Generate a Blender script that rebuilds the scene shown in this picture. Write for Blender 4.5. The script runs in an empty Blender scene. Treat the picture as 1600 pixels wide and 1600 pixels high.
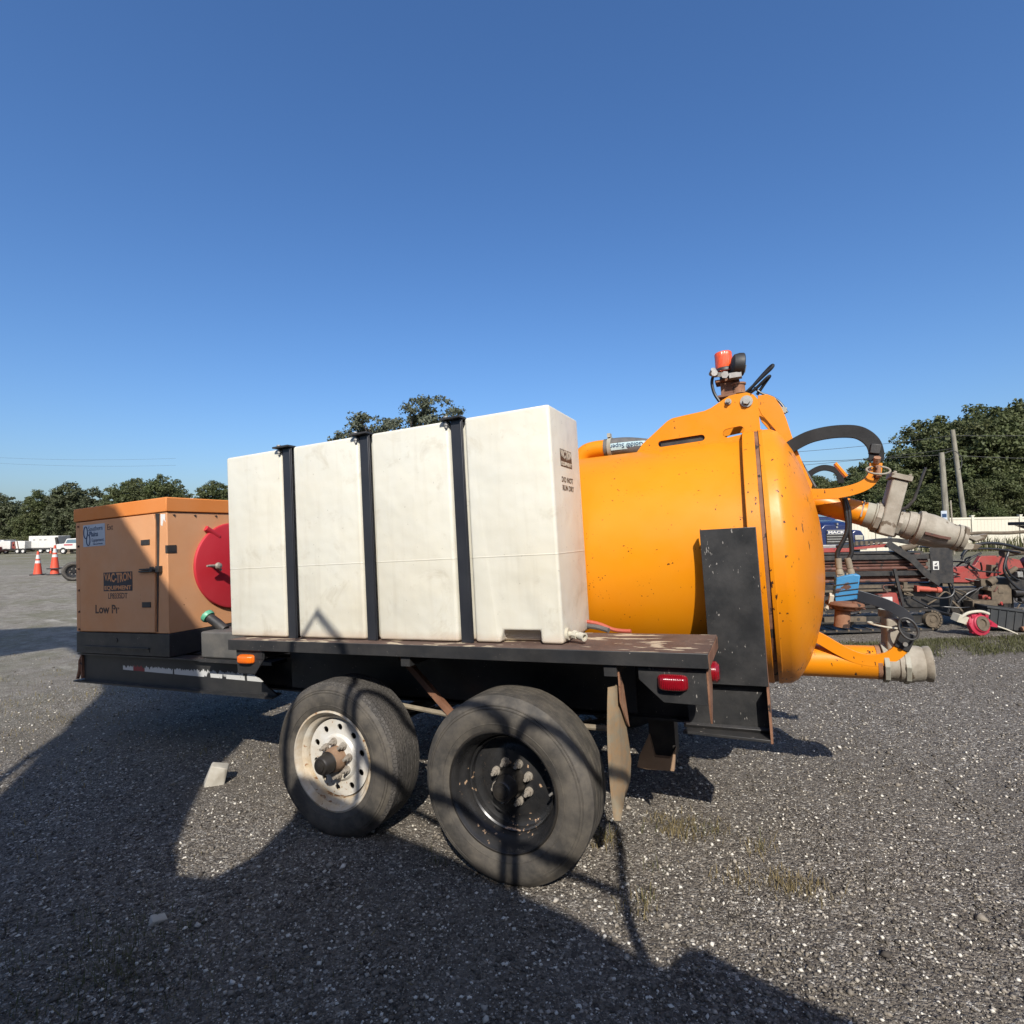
import bpy, bmesh, math, random
import numpy as np
from mathutils import Vector, Matrix, Euler
random.seed(7)
RNG = np.random.default_rng(11)
scene = bpy.context.scene
COL = scene.collection
PI = math.pi

# ------------------------------------------------------------------ camera
CAM = Vector((1.001, -2.129, 1.454))
RIGHT = Vector((0.9080, 0.4180, -0.0160)); FWD = Vector((-0.4170, 0.9080, 0.0350)); UP = Vector((0.0290, -0.0250, 0.9990))
cd = bpy.data.cameras.new('camera'); cam = bpy.data.objects.new('camera', cd); COL.objects.link(cam)
cd.sensor_width = 36.0; cd.lens = 36.0 * 860.9 / 1600.0; cd.clip_start = 0.05; cd.clip_end = 3000
m = Matrix((RIGHT, UP, -FWD)).transposed()
m = m.to_quaternion().to_matrix().to_4x4(); m.translation = CAM
cam.matrix_world = m
scene.camera = cam

# ------------------------------------------------------------------ light
SUN_TO = Vector((0.341, -0.693, 0.635)).normalized()          # direction towards the sun
SUN_EL = math.asin(SUN_TO.z); SUN_AZ = math.atan2(SUN_TO.x, SUN_TO.y)
world = bpy.data.worlds.new('World'); scene.world = world; world.use_nodes = True
nt = world.node_tree; nt.nodes.clear()
sky = nt.nodes.new('ShaderNodeTexSky'); sky.sky_type = 'NISHITA'; sky.sun_disc = False
sky.sun_elevation = SUN_EL; sky.sun_rotation = SUN_AZ
sky.altitude = 0; sky.air_density = 1.05; sky.dust_density = 2.3; sky.ozone_density = 6.0
bg = nt.nodes.new('ShaderNodeBackground'); bg.inputs['Strength'].default_value = 0.129
wo = nt.nodes.new('ShaderNodeOutputWorld')
hs_ = nt.nodes.new('ShaderNodeHueSaturation'); hs_.inputs['Saturation'].default_value = 1.14; hs_.inputs['Hue'].default_value = 0.504
nt.links.new(sky.outputs[0], hs_.inputs['Color']); nt.links.new(hs_.outputs[0], bg.inputs['Color']); nt.links.new(bg.outputs[0], wo.inputs['Surface'])
sd = bpy.data.lights.new('sun', 'SUN'); sd.energy = 5.0; sd.angle = math.radians(0.45); sd.color = (1.0, 0.945, 0.86)
sun = bpy.data.objects.new('sun', sd); COL.objects.link(sun); sun.location = (4, -8, 8)
sun.rotation_euler = SUN_TO.to_track_quat('Z', 'Y').to_euler()
vs = scene.view_settings; vs.view_transform = 'Standard'; vs.look = 'None'; vs.exposure = 0.40; vs.gamma = 1.0
vs.use_curve_mapping = False
scene.cycles.use_denoising = True
scene.cycles.max_bounces = 6; scene.cycles.transparent_max_bounces = 6
scene.cycles.sample_clamp_indirect = 4.0

# ------------------------------------------------------------------ materials
MATS = {}
ALB = 0.705
def rgb(c): return (c[0], c[1], c[2], 1.0)
class NT:
    def __init__(s, name):
        s.m = bpy.data.materials.new(name); s.m.use_nodes = True
        s.t = s.m.node_tree; s.b = s.t.nodes['Principled BSDF']; s.tc = None
    def n(s, typ, **kw):
        nd = s.t.nodes.new(typ)
        for k, v in kw.items(): setattr(nd, k, v)
        return nd
    def l(s, a, b): s.t.links.new(a, b)
    def co(s, kind='Object'):
        if s.tc is None: s.tc = s.n('ShaderNodeTexCoord')
        return s.tc.outputs[kind]
    def noise(s, scale, detail=4, rough=0.55, vec=None, dist=0.0):
        nd = s.n('ShaderNodeTexNoise'); nd.inputs['Scale'].default_value = scale; nd.inputs['Detail'].default_value = detail
        nd.inputs['Roughness'].default_value = rough; nd.inputs['Distortion'].default_value = dist
        s.l(vec if vec is not None else s.co(), nd.inputs['Vector']); return nd.outputs['Fac']
    def ramp(s, fac, a, b, c0=(0, 0, 0), c1=(1, 1, 1)):
        nd = s.n('ShaderNodeValToRGB'); e = nd.color_ramp.elements
        e[0].position = a; e[1].position = b; e[0].color = rgb(c0); e[1].color = rgb(c1)
        s.l(fac, nd.inputs['Fac']); return nd.outputs['Color']
    def mix(s, fac, a, b, mode='MIX'):
        nd = s.n('ShaderNodeMix', data_type='RGBA', blend_type=mode)
        for sock, v in ((nd.inputs[0], fac), (nd.inputs[6], a), (nd.inputs[7], b)):
            if isinstance(v, (int, float)): sock.default_value = v
            elif isinstance(v, tuple): sock.default_value = rgb(v)
            else: s.l(v, sock)
        return nd.outputs[2]
    def scalev(s, sc, kind='Object'):
        nd = s.n('ShaderNodeMapping'); nd.inputs['Scale'].default_value = sc; s.l(s.co(kind), nd.inputs['Vector']); return nd.outputs[0]
    def bump(s, h, strength=0.3, dist=0.01, normal=None):
        nd = s.n('ShaderNodeBump'); nd.inputs['Strength'].default_value = strength; nd.inputs['Distance'].default_value = dist
        s.l(h, nd.inputs['Height'])
        if normal is not None: s.l(normal, nd.inputs['Normal'])
        return nd.outputs[0]
    def base(s, c):                      # all base colours scaled down alike, so shade renders deeper
        s.l(s.mix(1.0, c, (ALB, ALB, ALB), 'MULTIPLY'), s.b.inputs['Base Color'])
    def math(s, op, a, b=None):
        nd = s.n('ShaderNodeMath', operation=op)
        for i, v in ((0, a), (1, b)):
            if v is None: continue
            if isinstance(v, (int, float)): nd.inputs[i].default_value = v
            else: s.l(v, nd.inputs[i])
        return nd.outputs[0]

def paint(name, base, rough=0.45, var=None, var_scale=2.5, chip=None, chip_amt=0.0, chip_scale=28, dust=None, dust_amt=0.0,
          metal=0.0, bump=0.08, coat=0.0, streak=None, streak_amt=0.0, spec=0.5, chip_stretch=(1, 1, 1)):
    k = NT(name); c = base
    if var is not None:
        c = k.mix(k.ramp(k.noise(var_scale, 5), 0.35, 0.7), base, var)
    if dust is not None:
        c = k.mix(k.math('MULTIPLY', k.ramp(k.noise(var_scale * 2.3, 6, 0.7), 0.4, 0.75), dust_amt), c, dust)
    if streak is not None:
        v = k.scalev((14, 14, 0.9)); c = k.mix(k.math('MULTIPLY', k.ramp(k.noise(1.6, 6, 0.65, v), 0.48, 0.72), streak_amt), c, streak)
    r = rough
    if chip is not None:
        v = k.scalev(chip_stretch)
        a = k.noise(chip_scale, 3, 0.5, v); b = k.noise(chip_scale * 0.16, 3, 0.6)
        f = k.ramp(k.math('ADD', k.math('MULTIPLY', a, 0.72), k.math('MULTIPLY', b, 0.42)), 0.80 - chip_amt, 0.82 - chip_amt)
        c = k.mix(f, c, chip)
    k.base(c)
    rr = k.ramp(k.noise(9, 5), 0.25, 0.8, (rough * 0.8,) * 3, (min(1, rough * 1.35),) * 3)
    k.l(rr, k.b.inputs['Roughness'])
    k.b.inputs['Metallic'].default_value = metal; k.b.inputs['Coat Weight'].default_value = coat
    k.b.inputs['Specular IOR Level'].default_value = spec
    if bump: k.l(k.bump(k.noise(40, 5, 0.6), bump, 0.004), k.b.inputs['Normal'])
    MATS[name] = k.m; return k.m

paint('yellow', (0.80, 0.255, 0.002), 0.40, (0.81, 0.290, 0.004), 1.4, (0.075, 0.028, 0.012), 0.062, 85, bump=0.03, dust=(0.76, 0.33, 0.04), dust_amt=0.18, spec=0.3)
paint('yellow_worn', (0.80, 0.252, 0.002), 0.40, (0.81, 0.288, 0.004), 1.6, (0.06, 0.024, 0.012), 0.095, 60, bump=0.05, chip_stretch=(1, 1, 0.5), spec=0.4)
paint('orange_faded', (0.75, 0.335, 0.135), 0.62, (0.74, 0.41, 0.22), 1.8, (0.16, 0.05, 0.03), 0.01, 60, dust=(0.58, 0.27, 0.13), dust_amt=0.35, bump=0.04, spec=0.25)
paint('orange_trim', (0.76, 0.245, 0.05), 0.6, (0.76, 0.29, 0.09), 2.2, (0.16, 0.05, 0.03), 0.02, 60, bump=0.05, spec=0.25)
paint('red_paint', (0.54, 0.022, 0.035), 0.5, (0.58, 0.045, 0.06), 2.0, bump=0.05, spec=0.3)
paint('black_paint', (0.017, 0.018, 0.020), 0.45, (0.028, 0.028, 0.029), 2.5, (0.30, 0.26, 0.23), 0.055, 95, dust=(0.075, 0.068, 0.06), dust_amt=0.55, bump=0.10)
paint('black_scratched', (0.018, 0.019, 0.020), 0.42, (0.026, 0.026, 0.027), 3.0, (0.33, 0.31, 0.28), 0.068, 110, dust=(0.09, 0.085, 0.08), dust_amt=0.5, bump=0.10, chip_stretch=(1.3, 1, 0.35))
paint('black_strap', (0.022, 0.024, 0.030), 0.38, (0.034, 0.036, 0.042), 4, bump=0.06)
paint('grey_tank', (0.052, 0.051, 0.049), 0.6, (0.12, 0.115, 0.105), 3, dust=(0.21, 0.19, 0.16), dust_amt=0.7, bump=0.1)
paint('rust', (0.17, 0.07, 0.035), 0.85, (0.30, 0.15, 0.085), 9, (0.03, 0.02, 0.016), 0.14, 22, bump=0.5)
paint('rust_bright', (0.27, 0.12, 0.06), 0.85, (0.40, 0.22, 0.13), 14, (0.05, 0.025, 0.016), 0.14, 30, bump=0.6)
paint('deck_rust', (0.085, 0.050, 0.037), 0.75, (0.13, 0.08, 0.06), 5, (0.52, 0.43, 0.30), 0.16, 15, dust=(0.20, 0.125, 0.09), dust_amt=0.6, bump=0.35, chip_stretch=(0.5, 1.6, 1))
paint('rubber', (0.050, 0.047, 0.043), 0.66, (0.098, 0.087, 0.074), 5, dust=(0.19, 0.165, 0.13), dust_amt=0.75, bump=0.25, spec=0.3)
paint('rubber_clean', (0.016, 0.016, 0.017), 0.6, (0.03, 0.03, 0.03), 6, bump=0.15)
paint('strap_rubber', (0.008, 0.008, 0.009), 0.6, (0.016, 0.015, 0.015), 8, bump=0.15, spec=0.3)
paint('hose_black', (0.014, 0.014, 0.015), 0.42, bump=0.1)
paint('rim_black', (0.017, 0.0175, 0.019), 0.27, (0.030, 0.030, 0.031), 5, (0.50, 0.34, 0.22), 0.085, 45, dust=(0.06, 0.055, 0.05), dust_amt=0.5, bump=0.1)
paint('rim_white', (0.74, 0.73, 0.69), 0.42, (0.66, 0.63, 0.55), 5, (0.34, 0.17, 0.07), 0.07, 70, dust=(0.52, 0.40, 0.25), dust_amt=0.55, bump=0.1)
paint('rim_white_rusty', (0.68, 0.65, 0.57), 0.5, (0.56, 0.43, 0.26), 7, (0.30, 0.15, 0.06), 0.115, 45, dust=(0.42, 0.27, 0.13), dust_amt=0.7, bump=0.2)
paint('lug', (0.46, 0.42, 0.36), 0.5, (0.30, 0.25, 0.20), 30, metal=0.25, bump=0.3)
paint('hub_grease', (0.022, 0.020, 0.018), 0.36, (0.042, 0.036, 0.029), 14, bump=0.2)
paint('hub_rust', (0.24, 0.14, 0.08), 0.8, (0.38, 0.25, 0.16), 18, bump=0.5)
paint('steel', (0.48, 0.47, 0.44), 0.42, (0.36, 0.33, 0.29), 20, metal=0.55, bump=0.15)
paint('aluminium', (0.37, 0.335, 0.27), 0.62, (0.26, 0.22, 0.165), 11, (0.14, 0.105, 0.07), 0.13, 18, dust=(0.50, 0.45, 0.37), dust_amt=0.6, bump=0.35, spec=0.3)
paint('aluminium_pale', (0.44, 0.43, 0.36), 0.6, (0.31, 0.285, 0.22), 12, bump=0.3, spec=0.3)
paint('pvc', (0.66, 0.62, 0.50), 0.5, (0.55, 0.50, 0.38), 12, bump=0.1)
paint('flap', (0.30, 0.25, 0.17), 0.85, (0.22, 0.185, 0.13), 7, dust=(0.40, 0.21, 0.08), dust_amt=0.8, bump=0.3, streak=(0.15, 0.13, 0.11), streak_amt=0.7, spec=0.2)
paint('wood_bar', (0.33, 0.28, 0.20), 0.8, (0.22, 0.18, 0.13), 12, bump=0.3)
paint('tan_bracket', (0.40, 0.26, 0.16), 0.8, (0.30, 0.19, 0.11), 9, bump=0.3)
paint('blue_paint', (0.035, 0.22, 0.47), 0.5, (0.06, 0.27, 0.50), 12, (0.11, 0.05, 0.03), 0.17, 20, bump=0.2)
paint('green_cap', (0.08, 0.42, 0.24), 0.5, (0.20, 0.46, 0.30), 30, bump=0.1)
paint('stencil_worn', (0.13, 0.07, 0.04), 0.7, (0.045, 0.035, 0.03), 14, (0.60, 0.28, 0.12), 0.19, 30, bump=0)
paint('decal_dark', (0.035, 0.032, 0.038), 0.6, bump=0)
paint('decal_brown', (0.085, 0.048, 0.028), 0.6, bump=0)
paint('decal_white', (0.52, 0.57, 0.62), 0.5, (0.44, 0.50, 0.57), 12, bump=0)
paint('decal_peel', (0.80, 0.79, 0.75), 0.6, bump=0)
paint('decal_navy', (0.012, 0.045, 0.12), 0.5, bump=0)
paint('decal_teal', (0.55, 0.72, 0.75), 0.5, (0.42, 0.62, 0.66), 30, bump=0)
paint('hose_grey', (0.10, 0.098, 0.095), 0.75, (0.16, 0.15, 0.14), 20, bump=0.3)
paint('cone_orange', (0.78, 0.075, 0.025), 0.55, (0.70, 0.10, 0.045), 4, bump=0)
paint('white_paint', (0.72, 0.71, 0.67), 0.5, (0.66, 0.64, 0.59), 3, dust=(0.5, 0.46, 0.4), dust_amt=0.3, bump=0)
paint('truck_blue', (0.012, 0.022, 0.085), 0.28, (0.016, 0.028, 0.10), 2, bump=0, coat=0.5)
paint('rig_red', (0.36, 0.035, 0.028), 0.55, (0.30, 0.05, 0.04), 3, (0.09, 0.045, 0.035), 0.14, 16, dust=(0.28, 0.16, 0.12), dust_amt=0.4, bump=0.1)
paint('rig_orange', (0.50, 0.09, 0.05), 0.5, (0.45, 0.12, 0.08), 6, bump=0.1)
paint('rig_black', (0.014, 0.014, 0.015), 0.5, (0.034, 0.032, 0.029), 6, dust=(0.11, 0.09, 0.07), dust_amt=0.5, bump=0.15)
paint('rig_pipe', (0.10, 0.037, 0.024), 0.7, (0.17, 0.075, 0.05), 7, (0.04, 0.028, 0.022), 0.14, 12, bump=0.2)
paint('mud', (0.115, 0.092, 0.066), 0.9, (0.19, 0.15, 0.105), 14, bump=0.5, spec=0.2)
paint('winch_red', (0.48, 0.018, 0.05), 0.45, (0.40, 0.03, 0.06), 5, bump=0.1)
paint('crate', (0.022, 0.026, 0.028), 0.6, (0.045, 0.045, 0.044), 5, bump=0.1)
paint('vinyl', (0.70, 0.66, 0.53), 0.55, (0.66, 0.61, 0.48), 0.8, bump=0)
paint('pole_wood', (0.33, 0.31, 0.25), 0.9, (0.24, 0.22, 0.175), 3, streak=(0.10, 0.09, 0.075), streak_amt=0.7, bump=0.3, spec=0.1)
paint('bark', (0.075, 0.062, 0.05), 0.95, (0.12, 0.105, 0.09), 6, bump=0.4, spec=0.1)
paint('concrete', (0.30, 0.285, 0.25), 0.9, (0.24, 0.225, 0.19), 3, dust=(0.16, 0.15, 0.12), dust_amt=0.5, bump=0.2, spec=0.2)
paint('rock', (0.55, 0.52, 0.45), 0.9, (0.44, 0.40, 0.33), 14, bump=0.4, spec=0.2)
paint('occluder', (0.05, 0.05, 0.05), 0.6, (0.08, 0.075, 0.07), 2, bump=0)
paint('wire', (0.05, 0.05, 0.05), 0.6, bump=0)

def glassy(name, base, rough=0.15, trans=0.35, emit=None):
    k = NT(name); k.b.inputs['Base Color'].default_value = rgb(base); k.b.inputs['Roughness'].default_value = rough
    k.b.inputs['Transmission Weight'].default_value = trans; k.b.inputs['Coat Weight'].default_value = 0.4
    v = k.scalev((1, 1, 1)); w = k.n('ShaderNodeTexWave'); w.inputs['Scale'].default_value = 45; k.l(v, w.inputs['Vector'])
    k.l(k.bump(w.outputs['Fac'], 0.4, 0.003), k.b.inputs['Normal']); MATS[name] = k.m
glassy('lens_red', (0.22, 0.004, 0.010), 0.18, 0.2)
glassy('lens_amber', (0.85, 0.16, 0.01), 0.2, 0.2)
glassy('beacon_orange', (0.82, 0.10, 0.02), 0.25, 0.2)
glassy('windshield', (0.10, 0.16, 0.20), 0.08, 0.1)

def plastic_mat():
    k = NT('tank_plastic')
    c = k.mix(k.ramp(k.noise(1.7, 6, 0.6), 0.35, 0.7), (0.78, 0.765, 0.665), (0.77, 0.725, 0.59))
    s = k.ramp(k.noise(6.0, 6, 0.72, dist=0.6), 0.57, 0.74)
    c = k.mix(k.math('MULTIPLY', s, 0.55), c, (0.52, 0.46, 0.34))
    s2 = k.ramp(k.noise(2.2, 5, 0.62, k.scalev((9, 9, 0.8))), 0.52, 0.75)
    c = k.mix(k.math('MULTIPLY', s2, 0.28), c, (0.55, 0.49, 0.37))
    f = k.ramp(k.noise(60, 2, 0.5), 0.725, 0.745); c = k.mix(k.math('MULTIPLY', f, 0.5), c, (0.28, 0.25, 0.20))
    # moulding seam and brown dirt washed down to the foot
    sep = k.n('ShaderNodeSeparateXYZ'); k.l(k.co(), sep.inputs[0]); z = sep.outputs['Z']
    foot = k.ramp(k.math('ADD', z, k.math('MULTIPLY', k.noise(7, 4), 0.05)), 0.015, 0.075, (1, 1, 1), (0, 0, 0))
    c = k.mix(k.math('MULTIPLY', foot, 0.55), c, (0.46, 0.24, 0.12))
    d = k.math('ABSOLUTE', k.math('SUBTRACT', z, 0.381)); seam = k.ramp(d, 0.0, 0.0028, (1, 1, 1), (0, 0, 0))
    c = k.mix(k.math('MULTIPLY', seam, k.math('MULTIPLY', k.noise(9, 3), 0.3)), c, (0.42, 0.37, 0.28))
    k.base(c); k.b.inputs['Roughness'].default_value = 0.48
    k.b.inputs['Subsurface Weight'].default_value = 0.12; k.b.inputs['Subsurface Radius'].default_value = (0.03, 0.025, 0.015)
    n1 = k.bump(k.noise(2.6, 3), 0.45, 0.04); n2 = k.bump(k.noise(70, 3), 0.07, 0.004, n1); n3 = k.bump(seam, 0.4, 0.003, n2)
    k.l(n3, k.b.inputs['Normal']); MATS['tank_plastic'] = k.m
plastic_mat()

def beam_mat():       # black beam with a torn pale reflective strip along it
    k = NT('beam_black')
    c = k.mix(k.ramp(k.noise(4, 5), 0.35, 0.7), (0.018, 0.019, 0.021), (0.045, 0.043, 0.04))
    sep = k.n('ShaderNodeSeparateXYZ'); k.l(k.co(), sep.inputs[0])
    x = sep.outputs['X']; z = sep.outputs['Z']
    tear = k.noise(30, 4, 0.7, k.scalev((1, 1, 0.12)))
    lo = k.math('GREATER_THAN', z, k.math('SUBTRACT', -0.334, k.math('MULTIPLY', x, 0.012)))
    hi = k.math('LESS_THAN', z, k.math('ADD', -0.345, k.math('MULTIPLY', tear, 0.115)))
    hi2 = k.math('LESS_THAN', z, -0.270)
    xa = k.math('GREATER_THAN', x, -1.52); xb = k.math('LESS_THAN', x, -0.05)
    gap = k.math('GREATER_THAN', k.noise(11, 3, 0.6, k.scalev((1, 1, 0.3))), 0.40)
    f = lo
    for q in (hi, hi2, xa, xb, gap): f = k.math('MULTIPLY', f, q)
    redz = k.math('MULTIPLY', k.math('GREATER_THAN', x, -1.40), k.math('LESS_THAN', x, -1.27))
    col = k.mix(redz, (0.62, 0.62, 0.60), (0.25, 0.02, 0.03))
    c = k.mix(f, c, col)
    k.base(c); k.b.inputs['Roughness'].default_value = 0.5
    k.l(k.bump(k.noise(40, 5), 0.1, 0.004), k.b.inputs['Normal']); MATS['beam_black'] = k.m
beam_mat()

def tread_mat():
    k = NT('rubber_tread')
    c = k.mix(k.ramp(k.noise(6, 5), 0.35, 0.7), (0.052, 0.048, 0.044), (0.118, 0.105, 0.09))
    v = k.n('ShaderNodeTexVoronoi', feature='DISTANCE_TO_EDGE'); v.inputs['Scale'].default_value = 60; k.l(k.co(), v.inputs['Vector'])
    h = k.ramp(v.outputs['Distance'], 0.02, 0.12)
    c = k.mix(k.math('MULTIPLY', h, 0.35), c, (0.10, 0.09, 0.08))
    k.base(c); k.b.inputs['Roughness'].default_value = 0.8
    k.l(k.bump(h, 0.7, 0.006), k.b.inputs['Normal']); MATS['rubber_tread'] = k.m
tread_mat()

def leaf_mat(name, a, b, hue):
    k = NT(name)
    g = k.n('ShaderNodeNewGeometry')
    c = k.mix(g.outputs['Random Per Island'], a, b)
    big = k.ramp(k.noise(0.35, 3), 0.35, 0.68); c = k.mix(big, c, hue)
    c = k.mix(0.5, c, k.mix(g.outputs['Random Per Island'], b, a))
    k.base(c); k.b.inputs['Roughness'].default_value = 0.6
    k.b.inputs['Specular IOR Level'].default_value = 0.25
    tr = k.n('ShaderNodeBsdfTranslucent'); k.l(c, tr.inputs['Color'])
    mx = k.n('ShaderNodeMixShader'); mx.inputs[0].default_value = 0.22
    out = k.t.nodes['Material Output']
    k.l(k.b.outputs[0], mx.inputs[1]); k.l(tr.outputs[0], mx.inputs[2]); k.l(mx.outputs[0], out.inputs['Surface'])
    MATS[name] = k.m
leaf_mat('leaf_oak', (0.058, 0.077, 0.034), (0.116, 0.129, 0.062), (0.096, 0.095, 0.056))
leaf_mat('leaf_green', (0.058, 0.087, 0.028), (0.128, 0.147, 0.056), (0.102, 0.092, 0.042))
leaf_mat('leaf_grey', (0.090, 0.112, 0.070), (0.160, 0.175, 0.119), (0.131, 0.140, 0.098))
leaf_mat('leaf_palm', (0.075, 0.095, 0.035), (0.15, 0.15, 0.065), (0.11, 0.105, 0.05))
leaf_mat('grass_blade', (0.060, 0.078, 0.026), (0.17, 0.155, 0.070), (0.11, 0.105, 0.045))
leaf_mat('grass_dry', (0.22, 0.165, 0.075), (0.34, 0.27, 0.14), (0.17, 0.16, 0.06))

def gravel_ground():
    k = NT('gravel_ground'); co = k.co('Object')
    def vor(sc):
        v = k.n('ShaderNodeTexVoronoi'); v.inputs['Scale'].default_value = sc; k.l(co, v.inputs['Vector'])
        s = k.n('ShaderNodeSeparateColor'); k.l(v.outputs['Color'], s.inputs[0]); return v.outputs['Distance'], s.outputs[0], s.outputs[1]
    d1, r1, q1 = vor(78); d2, r2, q2 = vor(190)
    def tone(r):
        nd = k.n('ShaderNodeValToRGB'); e = nd.color_ramp.elements
        e[0].position = 0.0; e[0].color = rgb((0.060, 0.050, 0.042)); e[1].position = 1.0; e[1].color = rgb((0.70, 0.66, 0.58))
        for p, c in ((0.45, (0.155, 0.134, 0.110)), (0.74, (0.28, 0.244, 0.20)), (0.88, (0.27, 0.25, 0.22)), (0.95, (0.56, 0.52, 0.45))):
            x = e.new(p); x.color = rgb(c)
        k.l(r, nd.inputs['Fac']); return nd.outputs['Color']
    c = k.mix(k.math('GREATER_THAN', q1, 0.55), tone(r2), tone(r1))
    big = k.noise(0.55, 5, 0.6)
    c = k.mix(k.ramp(big, 0.40, 0.68), c, k.mix(0.65, c, (0.15, 0.13, 0.105)))
    # distance from the trailer: further off the lot is dustier, with thin weeds
    sep = k.n('ShaderNodeSeparateXYZ'); k.l(co, sep.inputs[0])
    x = sep.outputs['X']; y = sep.outputs['Y']
    left = k.ramp(k.math('MULTIPLY', x, -1.0), 0.0, 1.0)
    far = k.n('ShaderNodeMapRange'); far.inputs['From Min'].default_value = -3.2; far.inputs['From Max'].default_value = -9.0
    k.l(x, far.inputs['Value']); far = far.outputs['Result']
    weeds = k.ramp(k.noise(0.9, 6, 0.68), 0.46, 0.66)
    c = k.mix(k.math('MULTIPLY', far, 0.70), c, k.mix(k.ramp(k.noise(5.5, 8, 0.75), 0.36, 0.66), (0.20, 0.178, 0.14), (0.47, 0.435, 0.365)))
    c = k.mix(k.math('MULTIPLY', k.math('MULTIPLY', far, weeds), 0.55), c, (0.15, 0.15, 0.075))
    lime = k.ramp(k.noise(1.1, 5, 0.7, k.scalev((0.55, 1.7, 1))), 0.60, 0.68)
    c = k.mix(k.math('MULTIPLY', k.math('MULTIPLY', far, lime), 0.75), c, (0.52, 0.49, 0.42))
    far2 = k.n('ShaderNodeMapRange'); far2.inputs['From Min'].default_value = 14; far2.inputs['From Max'].default_value = 22
    k.l(y, far2.inputs['Value'])
    gr = k.ramp(k.noise(0.25, 5, 0.6), 0.35, 0.6)
    c = k.mix(k.math('MULTIPLY', far2.outputs['Result'], k.math('MULTIPLY', gr, 0.8)), c, (0.16, 0.155, 0.075))
    k.base(c); k.b.inputs['Roughness'].default_value = 0.9; k.b.inputs['Specular IOR Level'].default_value = 0.25
    h = k.math('ADD', k.math('MULTIPLY', d1, -0.9), k.math('MULTIPLY', d2, -0.45))
    k.l(k.bump(k.noise(2.5, 6, 0.6), 0.5, 0.05, k.bump(h, 0.9, 0.012)), k.b.inputs['Normal']); MATS['gravel_ground'] = k.m
gravel_ground()
def stone_mat():
    k = NT('stones'); g = k.n('ShaderNodeNewGeometry')
    nd = k.n('ShaderNodeValToRGB'); e = nd.color_ramp.elements
    e[0].position = 0.0; e[0].color = rgb((0.066, 0.056, 0.046)); e[1].position = 1.0; e[1].color = rgb((0.72, 0.68, 0.60))
    for p, c in ((0.44, (0.172, 0.150, 0.122)), (0.72, (0.325, 0.284, 0.23)), (0.85, (0.50, 0.455, 0.385)), (0.92, (0.80, 0.755, 0.66))):
        x = e.new(p); x.color = rgb(c)
    k.l(g.outputs['Random Per Island'], nd.inputs['Fac'])
    k.base(nd.outputs['Color']); k.b.inputs['Roughness'].default_value = 0.8
    k.b.inputs['Specular IOR Level'].default_value = 0.3; MATS['stones'] = k.m
stone_mat()

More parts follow.
